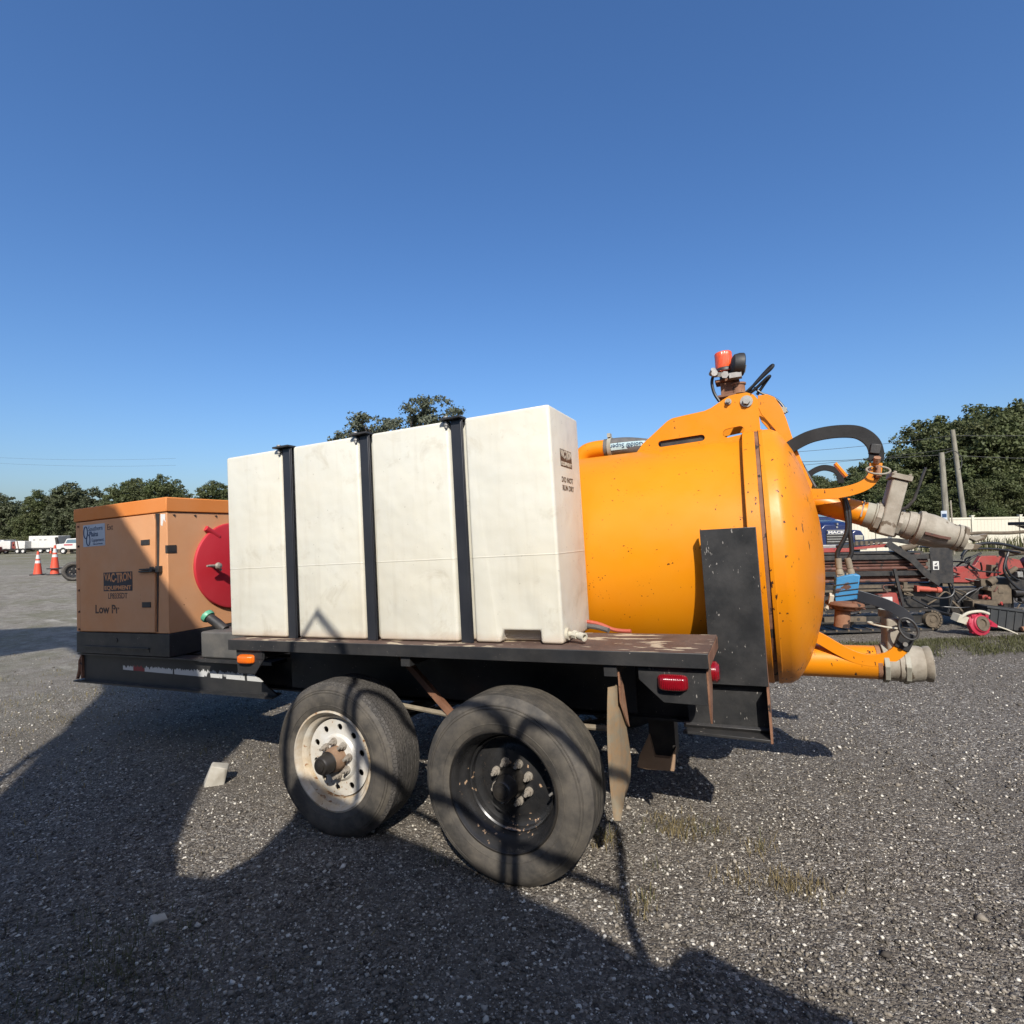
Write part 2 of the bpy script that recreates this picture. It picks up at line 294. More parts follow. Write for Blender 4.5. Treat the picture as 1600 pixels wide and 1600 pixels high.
# ------------------------------------------------------------------ mesh helpers
class MB:
    def __init__(s): s.v = []; s.f = []
    def add(s, vs, fs):
        o = len(s.v); s.v += [tuple(v) for v in vs]; s.f += [tuple(i + o for i in f) for f in fs]; return s
    def box(s, lo, hi, rot=None, piv=None):
        x0, y0, z0 = lo; x1, y1, z1 = hi
        vs = [Vector(p) for p in ((x0,y0,z0),(x1,y0,z0),(x1,y1,z0),(x0,y1,z0),(x0,y0,z1),(x1,y0,z1),(x1,y1,z1),(x0,y1,z1))]
        if rot is not None:
            c = Vector(piv) if piv is not None else (Vector(lo) + Vector(hi)) / 2
            R = Euler(rot).to_matrix(); vs = [R @ (v - c) + c for v in vs]
        return s.add(vs, [(0,3,2,1),(4,5,6,7),(0,1,5,4),(1,2,6,5),(2,3,7,6),(3,0,4,7)])
    def cyl(s, p0, p1, r0, r1=None, n=20, caps=True):
        r1 = r0 if r1 is None else r1
        p0 = Vector(p0); p1 = Vector(p1); d = (p1 - p0).normalized()
        a = d.orthogonal().normalized(); b = d.cross(a); vs = []
        for p, r in ((p0, r0), (p1, r1)):
            for i in range(n):
                t = 2 * PI * i / n; vs.append(p + (a * math.cos(t) + b * math.sin(t)) * r)
        fs = [(i, (i + 1) % n, n + (i + 1) % n, n + i) for i in range(n)]
        if caps: fs += [tuple(reversed(range(n))), tuple(range(n, 2 * n))]
        return s.add(vs, fs)
    def lathe(s, prof, org, axis, n=48, closed=False):
        # prof: (along, radius)
        org = Vector(org); d = Vector(axis).normalized(); a = d.orthogonal().normalized(); b = d.cross(a); vs = []; fs = []
        m_ = len(prof)
        for x, r in prof:
            for i in range(n):
                t = 2 * PI * i / n; vs.append(org + d * x + (a * math.cos(t) + b * math.sin(t)) * max(r, 1e-5))
        rng_ = range(m_) if closed else range(m_ - 1)
        for j in rng_:
            k = (j + 1) % m_
            for i in range(n):
                fs.append((j * n + i, j * n + (i + 1) % n, k * n + (i + 1) % n, k * n + i))
        return s.add(vs, fs)
    def tube(s, path, r, n=10, caps=True):
        P = [Vector(p) for p in path]; rs = r if isinstance(r, (list, tuple)) else [r] * len(P); vs = []; fs = []; a = None
        for i, p in enumerate(P):
            d = (P[min(i + 1, len(P) - 1)] - P[max(i - 1, 0)]).normalized()
            if a is None: a = d.orthogonal().normalized()
            a = (a - d * a.dot(d)).normalized(); b = d.cross(a)
            for k in range(n):
                t = 2 * PI * k / n; vs.append(p + (a * math.cos(t) + b * math.sin(t)) * rs[i])
        for j in range(len(P) - 1):
            for k in range(n): fs.append((j*n+k, j*n+(k+1)%n, (j+1)*n+(k+1)%n, (j+1)*n+k))
        if caps: fs += [tuple(reversed(range(n))), tuple(range((len(P)-1)*n, len(P)*n))]
        return s.add(vs, fs)
    def strip(s, path, side, w, th):
        # flat bar bent along path, width w along 'side', thickness th
        P = [Vector(p) for p in path]; S = Vector(side).normalized(); vs = []; fs = []
        for i, p in enumerate(P):
            d = (P[min(i + 1, len(P) - 1)] - P[max(i - 1, 0)]).normalized(); nrm = d.cross(S).normalized()
            for a_, b_ in ((-1,-1),(1,-1),(1,1),(-1,1)): vs.append(p + S * (a_ * w / 2) + nrm * (b_ * th / 2))
        for j in range(len(P) - 1):
            for k in range(4): fs.append((j*4+k, j*4+(k+1)%4, (j+1)*4+(k+1)%4, (j+1)*4+k))
        e = (len(P) - 1) * 4; fs += [(3,2,1,0), (e, e+1, e+2, e+3)]
        return s.add(vs, fs)
    def prism(s, poly, lift, holes=()):
        # poly: list of 3D points in one plane, extruded by vector lift; optional holes
        lift = Vector(lift)
        if not holes:
            n = len(poly); P = [Vector(p) for p in poly]; vs = P + [p + lift for p in P]
            fs = [tuple(reversed(range(n))), tuple(range(n, 2 * n))] + [(i, (i+1) % n, n + (i+1) % n, n + i) for i in range(n)]
            return s.add(vs, fs)
        bm = bmesh.new(); es = []
        for loop in [poly] + list(holes):
            vv = [bm.verts.new(Vector(p)) for p in loop]
            es += [bm.edges.new((vv[i], vv[(i + 1) % len(vv)])) for i in range(len(vv))]
        r = bmesh.ops.triangle_fill(bm, use_beauty=True, use_dissolve=False, edges=es)
        fs = [g for g in r['geom'] if isinstance(g, bmesh.types.BMFace)]
        ex = bmesh.ops.extrude_face_region(bm, geom=fs)
        bmesh.ops.translate(bm, vec=lift, verts=[g for g in ex['geom'] if isinstance(g, bmesh.types.BMVert)])
        bmesh.ops.recalc_face_normals(bm, faces=bm.faces)
        bm.verts.index_update()
        s.add([v.co.copy() for v in bm.verts], [tuple(v.index for v in f.verts) for f in bm.faces]); bm.free(); return s

def mesh_of(mb, name, mat, sharp=38, fix=True):
    me = bpy.data.meshes.new(name); me.from_pydata(mb.v, [], mb.f); me.update()
    if fix:
        bm = bmesh.new(); bm.from_mesh(me); bmesh.ops.recalc_face_normals(bm, faces=bm.faces); bm.to_mesh(me); bm.free()
    if mat: me.materials.append(MATS[mat])
    me.polygons.foreach_set('use_smooth', [True] * len(me.polygons))
    me.set_sharp_from_angle(angle=math.radians(sharp)); me.update(); return me
def obj(name, mb, mat, parent=None, bevel=0.0, seg=2, sharp=38, mw=None):
    o = bpy.data.objects.new(name, mesh_of(mb, name, mat, sharp)); COL.objects.link(o)
    if parent is not None: o.parent = parent
    if mw is not None: o.matrix_local = mw
    if bevel:
        md = o.modifiers.new('bevel', 'BEVEL'); md.width = bevel; md.segments = seg; md.limit_method = 'ANGLE'; md.angle_limit = math.radians(40)
    return o
def tag(o, label, cat=None, group=None, kind=None):
    if label: o['label'] = label
    if cat: o['category'] = cat
    if group: o['group'] = group
    if kind: o['kind'] = kind
    return o
def empty(name, mw=None, label=None, cat=None, group=None):
    o = bpy.data.objects.new(name, None); COL.objects.link(o); o.empty_display_size = 0.2
    if mw is not None: o.matrix_world = mw
    tag(o, label, cat, group); return o
def copy_tree(o, parent=None):
    c = o.copy(); COL.objects.link(c)
    for k in ('label', 'category', 'group'):
        pass
    c.parent = parent
    for ch in o.children: copy_tree(ch, c)
    return c
def text(name, body, size, mat, parent, mw, warp=None, ext=0.0006, align='LEFT', sx=1.0, bold=0.0):
    cu = bpy.data.curves.new(name, 'FONT'); cu.body = body; cu.size = size; cu.extrude = ext; cu.align_x = align; cu.resolution_u = 3; cu.offset = bold
    t = bpy.data.objects.new('tmp_text', cu); COL.objects.link(t)
    dg = bpy.context.evaluated_depsgraph_get(); me = bpy.data.meshes.new_from_object(t.evaluated_get(dg)); bpy.data.objects.remove(t); bpy.data.curves.remove(cu)
    for v in me.vertices:
        v.co.x *= sx
        if warp: v.co = Vector(warp(v.co))
    me.materials.clear(); me.materials.append(MATS[mat]); me.name = name
    o = bpy.data.objects.new(name, me); COL.objects.link(o); o.parent = parent
    if mw is not None: o.matrix_local = mw
    return o
def face_mY(x, y, z): return Matrix(((1,0,0,x),(0,0,-1,y),(0,1,0,z),(0,0,0,1)))       # text readable from -Y
def face_pX(x, y, z): return Matrix(((0,0,1,x),(1,0,0,y),(0,1,0,z),(0,0,0,1)))        # text readable from +X
def spline(pts, k=6):
    P = [Vector(p) for p in pts]; out = []
    for i in range(len(P) - 1):
        a = P[max(i-1, 0)]; b = P[i]; c = P[i+1]; d = P[min(i+2, len(P)-1)]
        for j in range(k):
            t = j / k; out.append(0.5 * ((2*b) + (-a+c)*t + (2*a-5*b+4*c-d)*t*t + (-a+3*b-3*c+d)*t*t*t))
    out.append(P[-1]); return out

# ------------------------------------------------------------------ ground
def ground_z(x, y):
    x = np.asarray(x, float); y = np.asarray(y, float)
    z = 0.047 * 4.0 * np.tanh(x / 4.0) - 0.004 * np.clip(y, -6, 6)
    z = z + 0.52 * np.exp(-(((x + 20.5) / 9.0) ** 2 + ((y - 8.0) / 9.0) ** 2))
    z = z - 0.12 * np.clip((np.hypot(x, y) - 12) / 40, 0, 1)
    z = z + (0.010 * np.sin(5.1 * x + 1.7 * y) * np.sin(3.3 * y - 1.2 * x + 0.8) + 0.006 * np.sin(11.0 * x - 4.0 * y + 2.0) * np.sin(9.0 * y + 3.0 * x)) * np.exp(-((np.hypot(x, y)) / 8) ** 2)
    z = z + 0.006 * np.sin(2.3 * x + 1.1) * np.sin(1.9 * y + 0.4) * np.exp(-((np.hypot(x, y)) / 12) ** 2)
    return z
def gz(x, y): return float(ground_z(x, y))
def axis(c, near, step, out):
    a = [0.0]; s = step
    while a[-1] < out:
        a.append(a[-1] + s)
        if a[-1] > near: s *= 1.16
    return np.array([c - v for v in reversed(a[1:])] + [c + v for v in a])
gx = axis(0, 9, 0.16, 900); gy = axis(0, 9, 0.16, 900)
XX, YY = np.meshgrid(gx, gy); ZZ = ground_z(XX, YY)
nx, ny = len(gx), len(gy)
vs = np.stack([XX.ravel(), YY.ravel(), ZZ.ravel()], 1)
fs = [(j*nx+i, j*nx+i+1, (j+1)*nx+i+1, (j+1)*nx+i) for j in range(ny-1) for i in range(nx-1)]
me = bpy.data.meshes.new('ground'); me.from_pydata(vs.tolist(), [], fs); me.materials.append(MATS['gravel_ground'])
me.polygons.foreach_set('use_smooth', [True]*len(me.polygons))
ground = bpy.data.objects.new('ground', me); COL.objects.link(ground); tag(ground, 'dark grey gravel lot of crushed asphalt and pale stone chips', None, None, 'structure')

def scatter_mesh(name, mat, base_v, base_f, pos, scl, rot, label):
    n = len(pos); nb = len(base_v); bv = np.array(base_v, float)
    ax = RNG.normal(size=(n, 3)); ax /= np.linalg.norm(ax, axis=1)[:, None]
    K = np.zeros((n, 3, 3)); K[:,0,1] = -ax[:,2]; K[:,0,2] = ax[:,1]; K[:,1,0] = ax[:,2]; K[:,1,2] = -ax[:,0]; K[:,2,0] = -ax[:,1]; K[:,2,1] = ax[:,0]
    R = np.eye(3)[None] + np.sin(rot)[:,None,None]*K + (1-np.cos(rot))[:,None,None]*(K@K)
    jit = RNG.uniform(0.62, 1.25, size=(n, nb, 1))
    V = np.einsum('nij,nbj->nbi', R, bv[None]*jit) * scl[:, None, :] + pos[:, None, :]
    F = (np.array(base_f)[None] + (np.arange(n)*nb)[:, None, None])
    V = V.reshape(-1, 3); F = F.reshape(-1, len(base_f[0]))
    me = bpy.data.meshes.new(name); me.vertices.add(len(V)); me.vertices.foreach_set('co', V.ravel())
    k = F.shape[1]; me.loops.add(F.size); me.loops.foreach_set('vertex_index', F.ravel())
    me.polygons.add(len(F)); me.polygons.foreach_set('loop_start', np.arange(len(F))*k); me.polygons.foreach_set('loop_total', np.full(len(F), k))
    me.update(calc_edges=True); me.materials.append(MATS[mat])
    o = bpy.data.objects.new(name, me); COL.objects.link(o)
    tag(o, label, None, None, 'stuff'); return o
OCT_V = [(1,0,0),(-1,0,0),(0,1,0),(0,-1,0),(0,0,0.8),(0,0,-0.8)]
OCT_F = [(0,2,4),(2,1,4),(1,3,4),(3,0,4),(2,0,5),(1,2,5),(3,1,5),(0,3,5)]
def gravel(n, rmin, rmax, smin, smax, name, label, power=1.6):
    r = rmin + (rmax - rmin) * RNG.random(n) ** power
    fa = math.atan2(FWD.y, FWD.x); th = fa + RNG.uniform(-1.25, 1.25, n)
    x = CAM.x + r*np.cos(th); y = CAM.y + r*np.sin(th)
    s = smin * (smax/smin) ** (RNG.random(n) ** 2.6)
    pos = np.stack([x, y, ground_z(x, y) + s*0.30], 1)
    scl = s[:, None] * RNG.uniform(0.6, 1.2, (n, 3)); scl[:, 2] *= 0.8
    return scatter_mesh(name, 'stones', OCT_V, OCT_F, pos, scl, RNG.uniform(0, 0.9, n), label)
gravel(190000, 0.8, 7.5, 0.0030, 0.0115, 'gravel', 'loose grey and white stone chips spread over the lot')
gravel(3200, 1.0, 10.0, 0.008, 0.021, 'coarse_gravel', 'larger pale stones lying among the gravel', 1.3)

# ------------------------------------------------------------------ the vacuum trailer (built in its own frame: X to the rear, Y away, Z up)
RW = Matrix(((0.99891, 0.00017, -0.04672), (0.0, 0.99999, 0.00368), (0.04672, -0.00368, 0.99890))).to_quaternion().to_matrix()
TM = RW.to_4x4(); TM.translation = -(RW @ Vector((1.72, -0.05, -0.965)))
trailer = empty('vacuum_trailer', TM, 'vacuum trailer with orange engine box, white water tank and big yellow debris tank', 'trailer')
T = trailer
YC, ZC, RT, RF = 1.0, 0.305, 0.609, 0.648

# frame
b = MB()
for yb in (0.47, 1.53):
    b.box((-2.03, yb - 0.005, -0.405), (2.70, yb + 0.005, -0.215)); b.box((-2.03, yb - 0.045, -0.415), (2.70, yb + 0.045, -0.405)); b.box((-2.03, yb - 0.045, -0.215), (2.70, yb + 0.045, -0.205))
fr = obj('chassis_frame', b, 'black_paint', T)
for i, xc in enumerate(np.arange(-1.9, 2.7, 0.56)):
    obj('crossmember', MB().box((xc - 0.03, 0.48, -0.36), (xc + 0.03, 1.52, -0.24)), 'black_paint', fr)
b = MB(); b.prism([(-2.0, 0.30, -0.41), (0.016, 0.30, -0.41), (-0.19, 0.30, -0.29), (-0.30, 0.30, -0.215), (-2.0, 0.30, -0.215)], (0, 0.012, 0))
sb = obj('side_beam', b, 'beam_black', T)
b = MB(); b.prism([(-2.05, 0.25, -0.418), (0.02, 0.25, -0.418), (-0.02, 0.36, -0.418), (-2.05, 0.36, -0.418)], (0, 0, 0.011)); obj('bottom_flange', b, 'black_paint', sb)
b = MB(); b.box((-2.0, 0.255, -0.213), (-0.19, 0.36, -0.203)); obj('top_flange', b, 'black_paint', sb)
b = MB(); b.box((-2.02, 0.285, -0.40), (-2.002, 0.36, -0.19)); obj('beam_end_plate', b, 'rust', sb)
obj('tongue', MB().box((-3.2, 0.94, -0.36), (-2.05, 1.06, -0.25)), 'black_paint', T)
obj('tongue_jack_leg', MB().cyl((-2.6, 1.09, -0.31), (-2.1, 1.09, -0.31), 0.035), 'black_paint', T)

# side decks
b = MB(); b.box((0.085, -0.083, -0.006), (2.566, 0.312, 0.0)); dk = obj('side_deck', b, 'deck_rust', T)
b = MB(); b.prism([(0.085, -0.086, 0.0005), (0.085, -0.079, 0.0005), (0.085, -0.079, -0.046), (0.085, -0.03, -0.046), (0.085, -0.03, -0.054), (0.085, -0.086, -0.054)], (2.481, 0, 0)); obj('deck_lip', b, 'black_paint', dk, 0.002)
b = MB(); b.box((2.558, -0.078, -0.054), (2.568, 0.31, -0.0065)); obj('deck_end_plate', b, 'rust', dk)
b = MB(); b.box((0.085, 1.69, -0.054), (2.566, 2.083, 0.0)); obj('side_deck', b, 'deck_rust', T)
for xc in (0.3, 1.24, 2.2): obj('deck_outrigger', MB().box((xc - 0.025, -0.07, -0.10), (xc + 0.025, 0.33, -0.0545)), 'black_paint', dk)
obj('splash_panel', MB().box((0.02, 0.40, -0.204), (2.52, 0.41, -0.058)), 'black_paint', T)
obj('skirt_panel', MB().box((0.1, 0.335, -0.36), (2.20, 0.345, -0.056)), 'black_paint', T)
# diagonal brace and the pale rod behind the wheels
b = MB(); b.strip([(1.02, 0.20, -0.105), (1.33, 0.20, -0.40)], (0, 1, 0), 0.04, 0.006); b.strip([(1.024, 0.182, -0.115), (1.325, 0.182, -0.402)], (0.7, 0, 0.7), 0.03, 0.005); obj('diagonal_brace', b, 'rust', T)
b = MB(); b.tube([(0.96, 0.22, -0.372), (1.3, 0.2, -0.396), (1.6, 0.2, -0.392), (2.09, 0.2, -0.394)], 0.0125, 8); obj('pale_rod', b, 'wood_bar', T)

# amber marker light, red side light and bent tail plate
b = MB(); b.prism([(0.122, -0.066, -0.0545), (0.335, -0.066, -0.0545), (0.332, -0.066, -0.098), (0.262, -0.066, -0.182), (0.130, -0.066, -0.182)], (0, 0.008, 0)); mk = obj('marker_bracket', b, 'black_paint', T, 0.002)
def lens(name, x0, x1, z0, z1, y, mat, parent, depth=0.028):
    w = x1 - x0; h = z1 - z0; cx = (x0 + x1) / 2; cz = (z0 + z1) / 2; n = 28; mb = MB(); rings = []
    for k, (s, d) in enumerate(((1.0, 0.0), (1.0, 0.006), (0.94, 0.010), (0.84, depth * 0.8), (0.66, depth), (0.3, depth * 1.06))):
        ring = []
        for i in range(n):
            t = 2 * PI * i / n; c = math.cos(t); q = math.sin(t); e = 0.42
            ring.append((cx + w/2 * s * math.copysign(abs(c)**e, c), y - d, cz + h/2 * s * math.copysign(abs(q)**e, q)))
        rings.append(ring)
    vs = [p for r in rings for p in r]; fs = [(j*n+i, j*n+(i+1)%n, (j+1)*n+(i+1)%n, (j+1)*n+i) for j in range(len(rings)-1) for i in range(n)]
    fs += [tuple(range(n)), tuple(range((len(rings)-1)*n, len(rings)*n))]
    mb.add(vs, fs); o = obj(name, mb, mat, parent, sharp=50)
    for sx in (-1, 1):
        mb = MB(); mb.cyl((cx + sx*w*0.40, y - 0.006, cz), (cx + sx*w*0.40, y - 0.017, cz), 0.006, 0.005, 10); obj('screw', mb, 'steel', parent)
    return o
lens('amber_lens', 0.145, 0.262, -0.128, -0.078, -0.066, 'lens_amber', mk)
b = MB(); b.prism([(2.305, -0.060, -0.0545), (2.552, -0.060, -0.0545), (2.552, -0.060, -0.192), (2.394, -0.060, -0.190), (2.306, -0.060, -0.108)], (0, 0.008, 0)); tl = obj('tail_bracket', b, 'black_scratched', T, 0.002)
lens('red_side_lens', 2.377, 2.487, -0.144, -0.084, -0.060, 'lens_red', tl, 0.032)
b = MB(); b.prism([(2.553, -0.060, -0.055), (2.553, 0.055, -0.055), (2.553, 0.060, -0.13), (2.553, 0.010, -0.20), (2.553, -0.035, -0.262), (2.553, -0.060, -0.20)], (0.007, 0, 0)); tp = obj('tail_plate', b, 'rust', T)
b = MB(); b.lathe([(0.0, 0.04), (0.015, 0.04), (0.026, 0.028), (0.028, 0.0)], (2.5605, 0.075, -0.10), (1, 0, 0), 20); obj('red_rear_lens', b, 'lens_red', tp)

# guard plate and rear skirt channel
b = MB(); b.box((2.529, 0.313, -0.208), (2.750, 0.321, 0.446)); gp = obj('guard_plate', b, 'black_scratched', T, 0.0015)
b = MB(); b.box((2.744, 0.3215, -0.205), (2.751, 0.40, 0.444)); b.box((2.528, 0.3215, -0.205), (2.535, 0.36, 0.444)); obj('guard_flange', b, 'rust', gp)
b = MB(); b.box((2.42, 0.352, -0.400), (2.742, 0.360, -0.2095)); sk = obj('rear_skirt', b, 'black_scratched', T)
b = MB(); b.prism([(2.40, 0.29, -0.418), (2.742, 0.265, -0.418), (2.742, 0.36, -0.418), (2.42, 0.36, -0.418)], (0, 0, 0.012)); b.box((2.40, 0.335, -0.4055), (2.742, 0.3515, -0.385), (0.6, 0, 0)); obj('skirt_flange', b, 'black_paint', sk, 0.002)
b = MB(); b.box((2.7425, 0.265, -0.42), (2.751, 0.46, -0.2095)); obj('skirt_end_plate', b, 'rust', sk)
# bent mud flap and its bracket
b = MB(); P = []
prof = [(-0.145, -0.062, 0.0), (-0.20, -0.066, 0.02), (-0.30, -0.070, 0.048), (-0.40, -0.072, 0.070), (-0.47, -0.074, 0.076), (-0.54, -0.077, 0.052), (-0.60, -0.080, -0.012), (-0.640, -0.082, -0.070)]
vs = []; fs = []
for i, (z, ya, yb) in enumerate(prof):
    bend = 0.03 * math.sin((z + 0.14) * 5.5)
    for y_, q in ((ya, 0), ((ya + yb) / 2, 0.014), (yb, 0.0)):
        vs.append((2.195 + bend * 0.5 + q + (y_ - ya) * 0.28, y_, z)); vs.append((2.184 + bend * 0.5 + q + (y_ - ya) * 0.28, y_, z))
for i in range(len(prof) - 1):
    o_ = i * 6; p_ = o_ + 6
    for c in (0, 2): fs += [(o_+c, o_+c+2, p_+c+2, p_+c), (o_+c+1, p_+c+1, p_+c+3, o_+c+3)]
    fs += [(o_, p_, p_+1, o_+1), (o_+4, o_+5, p_+5, p_+4)]
fs += [(0,1,3,2), (2,3,5,4), (42,44,45,43), (44,46,47,45)]
b.add(vs, fs); fl = obj('mud_flap', b, 'flap', T, sharp=60)
b = MB(); b.prism([(2.225, -0.055, -0.085), (2.225, 0.0, -0.15), (2.225, 0.055, -0.33), (2.225, 0.03, -0.31), (2.225, -0.055, -0.20)], (0.006, 0, 0)); obj('flap_clamp', b, 'rust_bright', fl)
b = MB(); b.prism([(2.19, 0.47, -0.66), (2.32, 0.47, -0.655), (2.335, 0.47, -0.55), (2.305, 0.47, -0.60), (2.235, 0.47, -0.60), (2.215, 0.47, -0.50), (2.165, 0.47, -0.60), (2.15, 0.47, -0.655)], (0, 0.03, 0)); obj('stabilizer_foot', b, 'tan_bracket', T)
b = MB(); b.box((2.21, 0.50, -0.60), (2.33, 0.60, -0.42)); obj('stabilizer_leg', b, 'rig_black', T)

# ---- wheels
def tyre_profile(front):
    # (along -Y outward, radius)
    w = 0.235; R = 0.385; p = [(0.015, 0.237), (0.0, 0.245), (-0.008, 0.262), (-0.014, 0.295), (-0.012, 0.325), (-0.004, 0.350), (0.010, 0.366), (0.022, 0.376)]
    g = 0.013; xs = [0.028, 0.062, 0.068, 0.098, 0.104, 0.131, 0.137, 0.167, 0.173, 0.207]
    top = []
    for i, x in enumerate(xs):
        r = R - 0.004 * abs((x - w/2) / (w/2)) ** 2
        top.append((x, r))
        if i % 2 == 1 and i < len(xs) - 1:
            top.append((x + 0.001, r - g)); top.append((xs[i+1] - 0.001, r - g))
    p += top + [(0.213, 0.376), (0.225, 0.366), (0.239, 0.350), (0.247, 0.325), (0.249, 0.295), (0.243, 0.262), (0.235, 0.245), (0.220, 0.237)]
    return p
def make_wheel(front):
    # local frame: axle along +Y (inward), outer bead plane at y=0
    root = bpy.data.objects.new('wheel', None); COL.objects.link(root); root.parent = T
    ax = (0, 1, 0)
    t = obj('tyre', MB().lathe(tyre_profile(front), (0, 0, 0), ax, 96), 'rubber', root, sharp=30)
    for v in t.data.vertices:
        if v.co.z < -0.374: v.co.z = -0.374 - (v.co.z + 0.374)*-0.15
        if v.co.z < -0.27 and v.co.y < 0.03: v.co.y -= 0.010*((-0.27 - v.co.z)/0.11)
    t.data.materials.append(MATS['rubber_tread'])
    for p in t.data.polygons:
        c = p.center; r = math.hypot(c.x, c.z)
        if r > 0.368 and front: p.material_index = 1
    # raised rings and rib lines on the sidewall
    b = MB()
    for r, yy in ((0.276, -0.0098), (0.338, -0.0085), (0.349, -0.0045)): b.lathe([(yy + 0.003, r - 0.003), (yy - 0.0025, r - 0.0015), (yy - 0.0025, r + 0.0015), (yy + 0.003, r + 0.003)], (0, 0, 0), ax, 96)
    obj('sidewall_ring', b, 'rubber', t)
    if front:
        prof = [(0.010, 0.247), (-0.004, 0.247), (-0.006, 0.238), (0.004, 0.232), (0.012, 0.226), (0.026, 0.222), (0.034, 0.205), (0.040, 0.200), (0.062, 0.196), (0.082, 0.186), (0.12, 0.186), (0.22, 0.22), (0.235, 0.245)]
        rim = obj('rim', MB().lathe(prof, (0, 0, 0), ax, 72), 'rim_white_rusty', root)
        # disc with ten round hand holes
        b = MB(); N = 60
        outer = [(0.190*math.cos(2*PI*i/N), 0.052, 0.190*math.sin(2*PI*i/N)) for i in range(N)]
        holes = []
        for h in range(10):
            a = 2*PI*(h+0.35)/10; hx, hz = 0.152*math.cos(a), 0.152*math.sin(a)
            holes.append([(hx + 0.0165*math.cos(2*PI*i/14), 0.052, hz + 0.0165*math.sin(2*PI*i/14)) for i in range(14)])
        b.prism(outer, (0, 0.007, 0), holes)
        disc = obj('wheel_disc', b, 'rim_white', root)
        b = MB().lathe([(0.0515, 0.118), (0.046, 0.112), (0.040, 0.106), (0.040, 0.05)], (0, 0, 0), ax, 48); obj('disc_boss', b, 'rim_white', disc)
        obj('brake_drum', MB().cyl((0, 0.10, 0), (0, 0.20, 0), 0.17, n=32), 'hub_grease', root)
        face = 0.040; hubm = 'hub_rust'
    else:
        prof = [(0.010, 0.247), (-0.004, 0.247), (-0.006, 0.238), (0.004, 0.233), (0.014, 0.228), (0.030, 0.224), (0.060, 0.212), (0.066, 0.206), (0.090, 0.202), (0.112, 0.196), (0.121, 0.180), (0.125, 0.165), (0.121, 0.150), (0.112, 0.135), (0.110, 0.05)]
        rim = obj('rim', MB().lathe(prof, (0, 0, 0), ax, 72), 'rim_black', root)
        obj('rim_lip', MB().lathe([(-0.0045, 0.2385), (-0.0085, 0.241), (-0.0085, 0.246), (-0.0040, 0.2485)], (0, 0, 0), ax, 72), 'hub_grease', rim)
        obj('disc_ridge', MB().lathe([(0.090, 0.2015), (0.084, 0.196), (0.090, 0.190), (0.1155, 0.188)], (0, 0, 0), ax, 72), 'rim_black', rim)
        obj('valve_stem', MB().cyl((0.205, 0.05, 0.0), (0.2, 0.028, 0.0), 0.006, 0.005, 10), 'steel', rim)
        obj('brake_drum', MB().cyl((0, 0.14, 0), (0, 0.22, 0), 0.17, n=32), 'hub_grease', root)
        face = 0.110; hubm = 'hub_grease'
    hub = obj('hub', MB().lathe([(face, 0.062), (face - 0.030, 0.060), (face - 0.045, 0.054), (face - 0.062, 0.053)], (0, 0, 0), ax, 28), hubm, root)
    y1 = face - 0.062
    cap = MB().lathe([(y1, 0.051), (y1 - 0.004, 0.048), (y1 - 0.045, 0.045), (y1 - 0.055, 0.038), (y1 - 0.056, 0.026), (y1 - 0.062, 0.025), (y1 - 0.064, 0.012), (y1 - 0.066, 0.0)], (0, 0, 0), ax, 28)
    obj('hub_cap', cap, 'hub_grease', hub)
    lugme = MB().cyl((0, face, 0), (0, face - 0.010, 0), 0.019, 0.018, 14).cyl((0, face - 0.010, 0), (0, face - 0.026, 0), 0.0145, 0.0135, 6).cyl((0, face - 0.026, 0), (0, face - 0.045, 0), 0.008, 0.0075, 10)
    lm = mesh_of(lugme, 'lug_nut', 'lug')
    for i in range(8):
        o = bpy.data.objects.new('lug_nut', lm); COL.objects.link(o); o.parent = root; a = 2*PI*(i + (0.2 if front else 0.45))/8
        o.location = (0.0825*math.cos(a), 0, 0.0825*math.sin(a)); o.rotation_euler = (0, a*3.1, 0)
    return root
wr = make_wheel(False); wr.location = (1.722, -0.112, -0.580); wr['label'] = 'rear wheel with deep black steel rim'
wf = make_wheel(True); wf.location = (0.738, -0.032, -0.594); wf['label'] = 'front wheel with rusty white rim and round holes'
for w_, x_ in ((wr, 1.722), (wf, 0.738)):
    c = copy_tree(w_, T); c.location = (x_, 2.112, -0.585); c.rotation_euler = (0, 0, PI); c['label'] = 'wheel on the far side of the trailer'
for x_, z_ in ((1.722, -0.58), (0.738, -0.594)):
    obj('axle', MB().tube([(x_, 0.1, z_), (x_, 0.35, z_), (x_, 0.5, z_ + 0.05), (x_, 1.5, z_ + 0.05), (x_, 1.65, z_), (x_, 1.9, z_)], 0.04, 12), 'rig_black', T)
    for yb in (0.47, 1.53):
        b = MB()
        for k in range(4):
            L = 0.42 - 0.07*k; b.strip(spline([(x_-L, yb, z_+0.16-0.012*k), (x_, yb, z_+0.09-0.012*k), (x_+L, yb, z_+0.16-0.012*k)], 5), (0, 1, 0), 0.05, 0.010)
        obj('leaf_spring', b, 'rig_black', T)

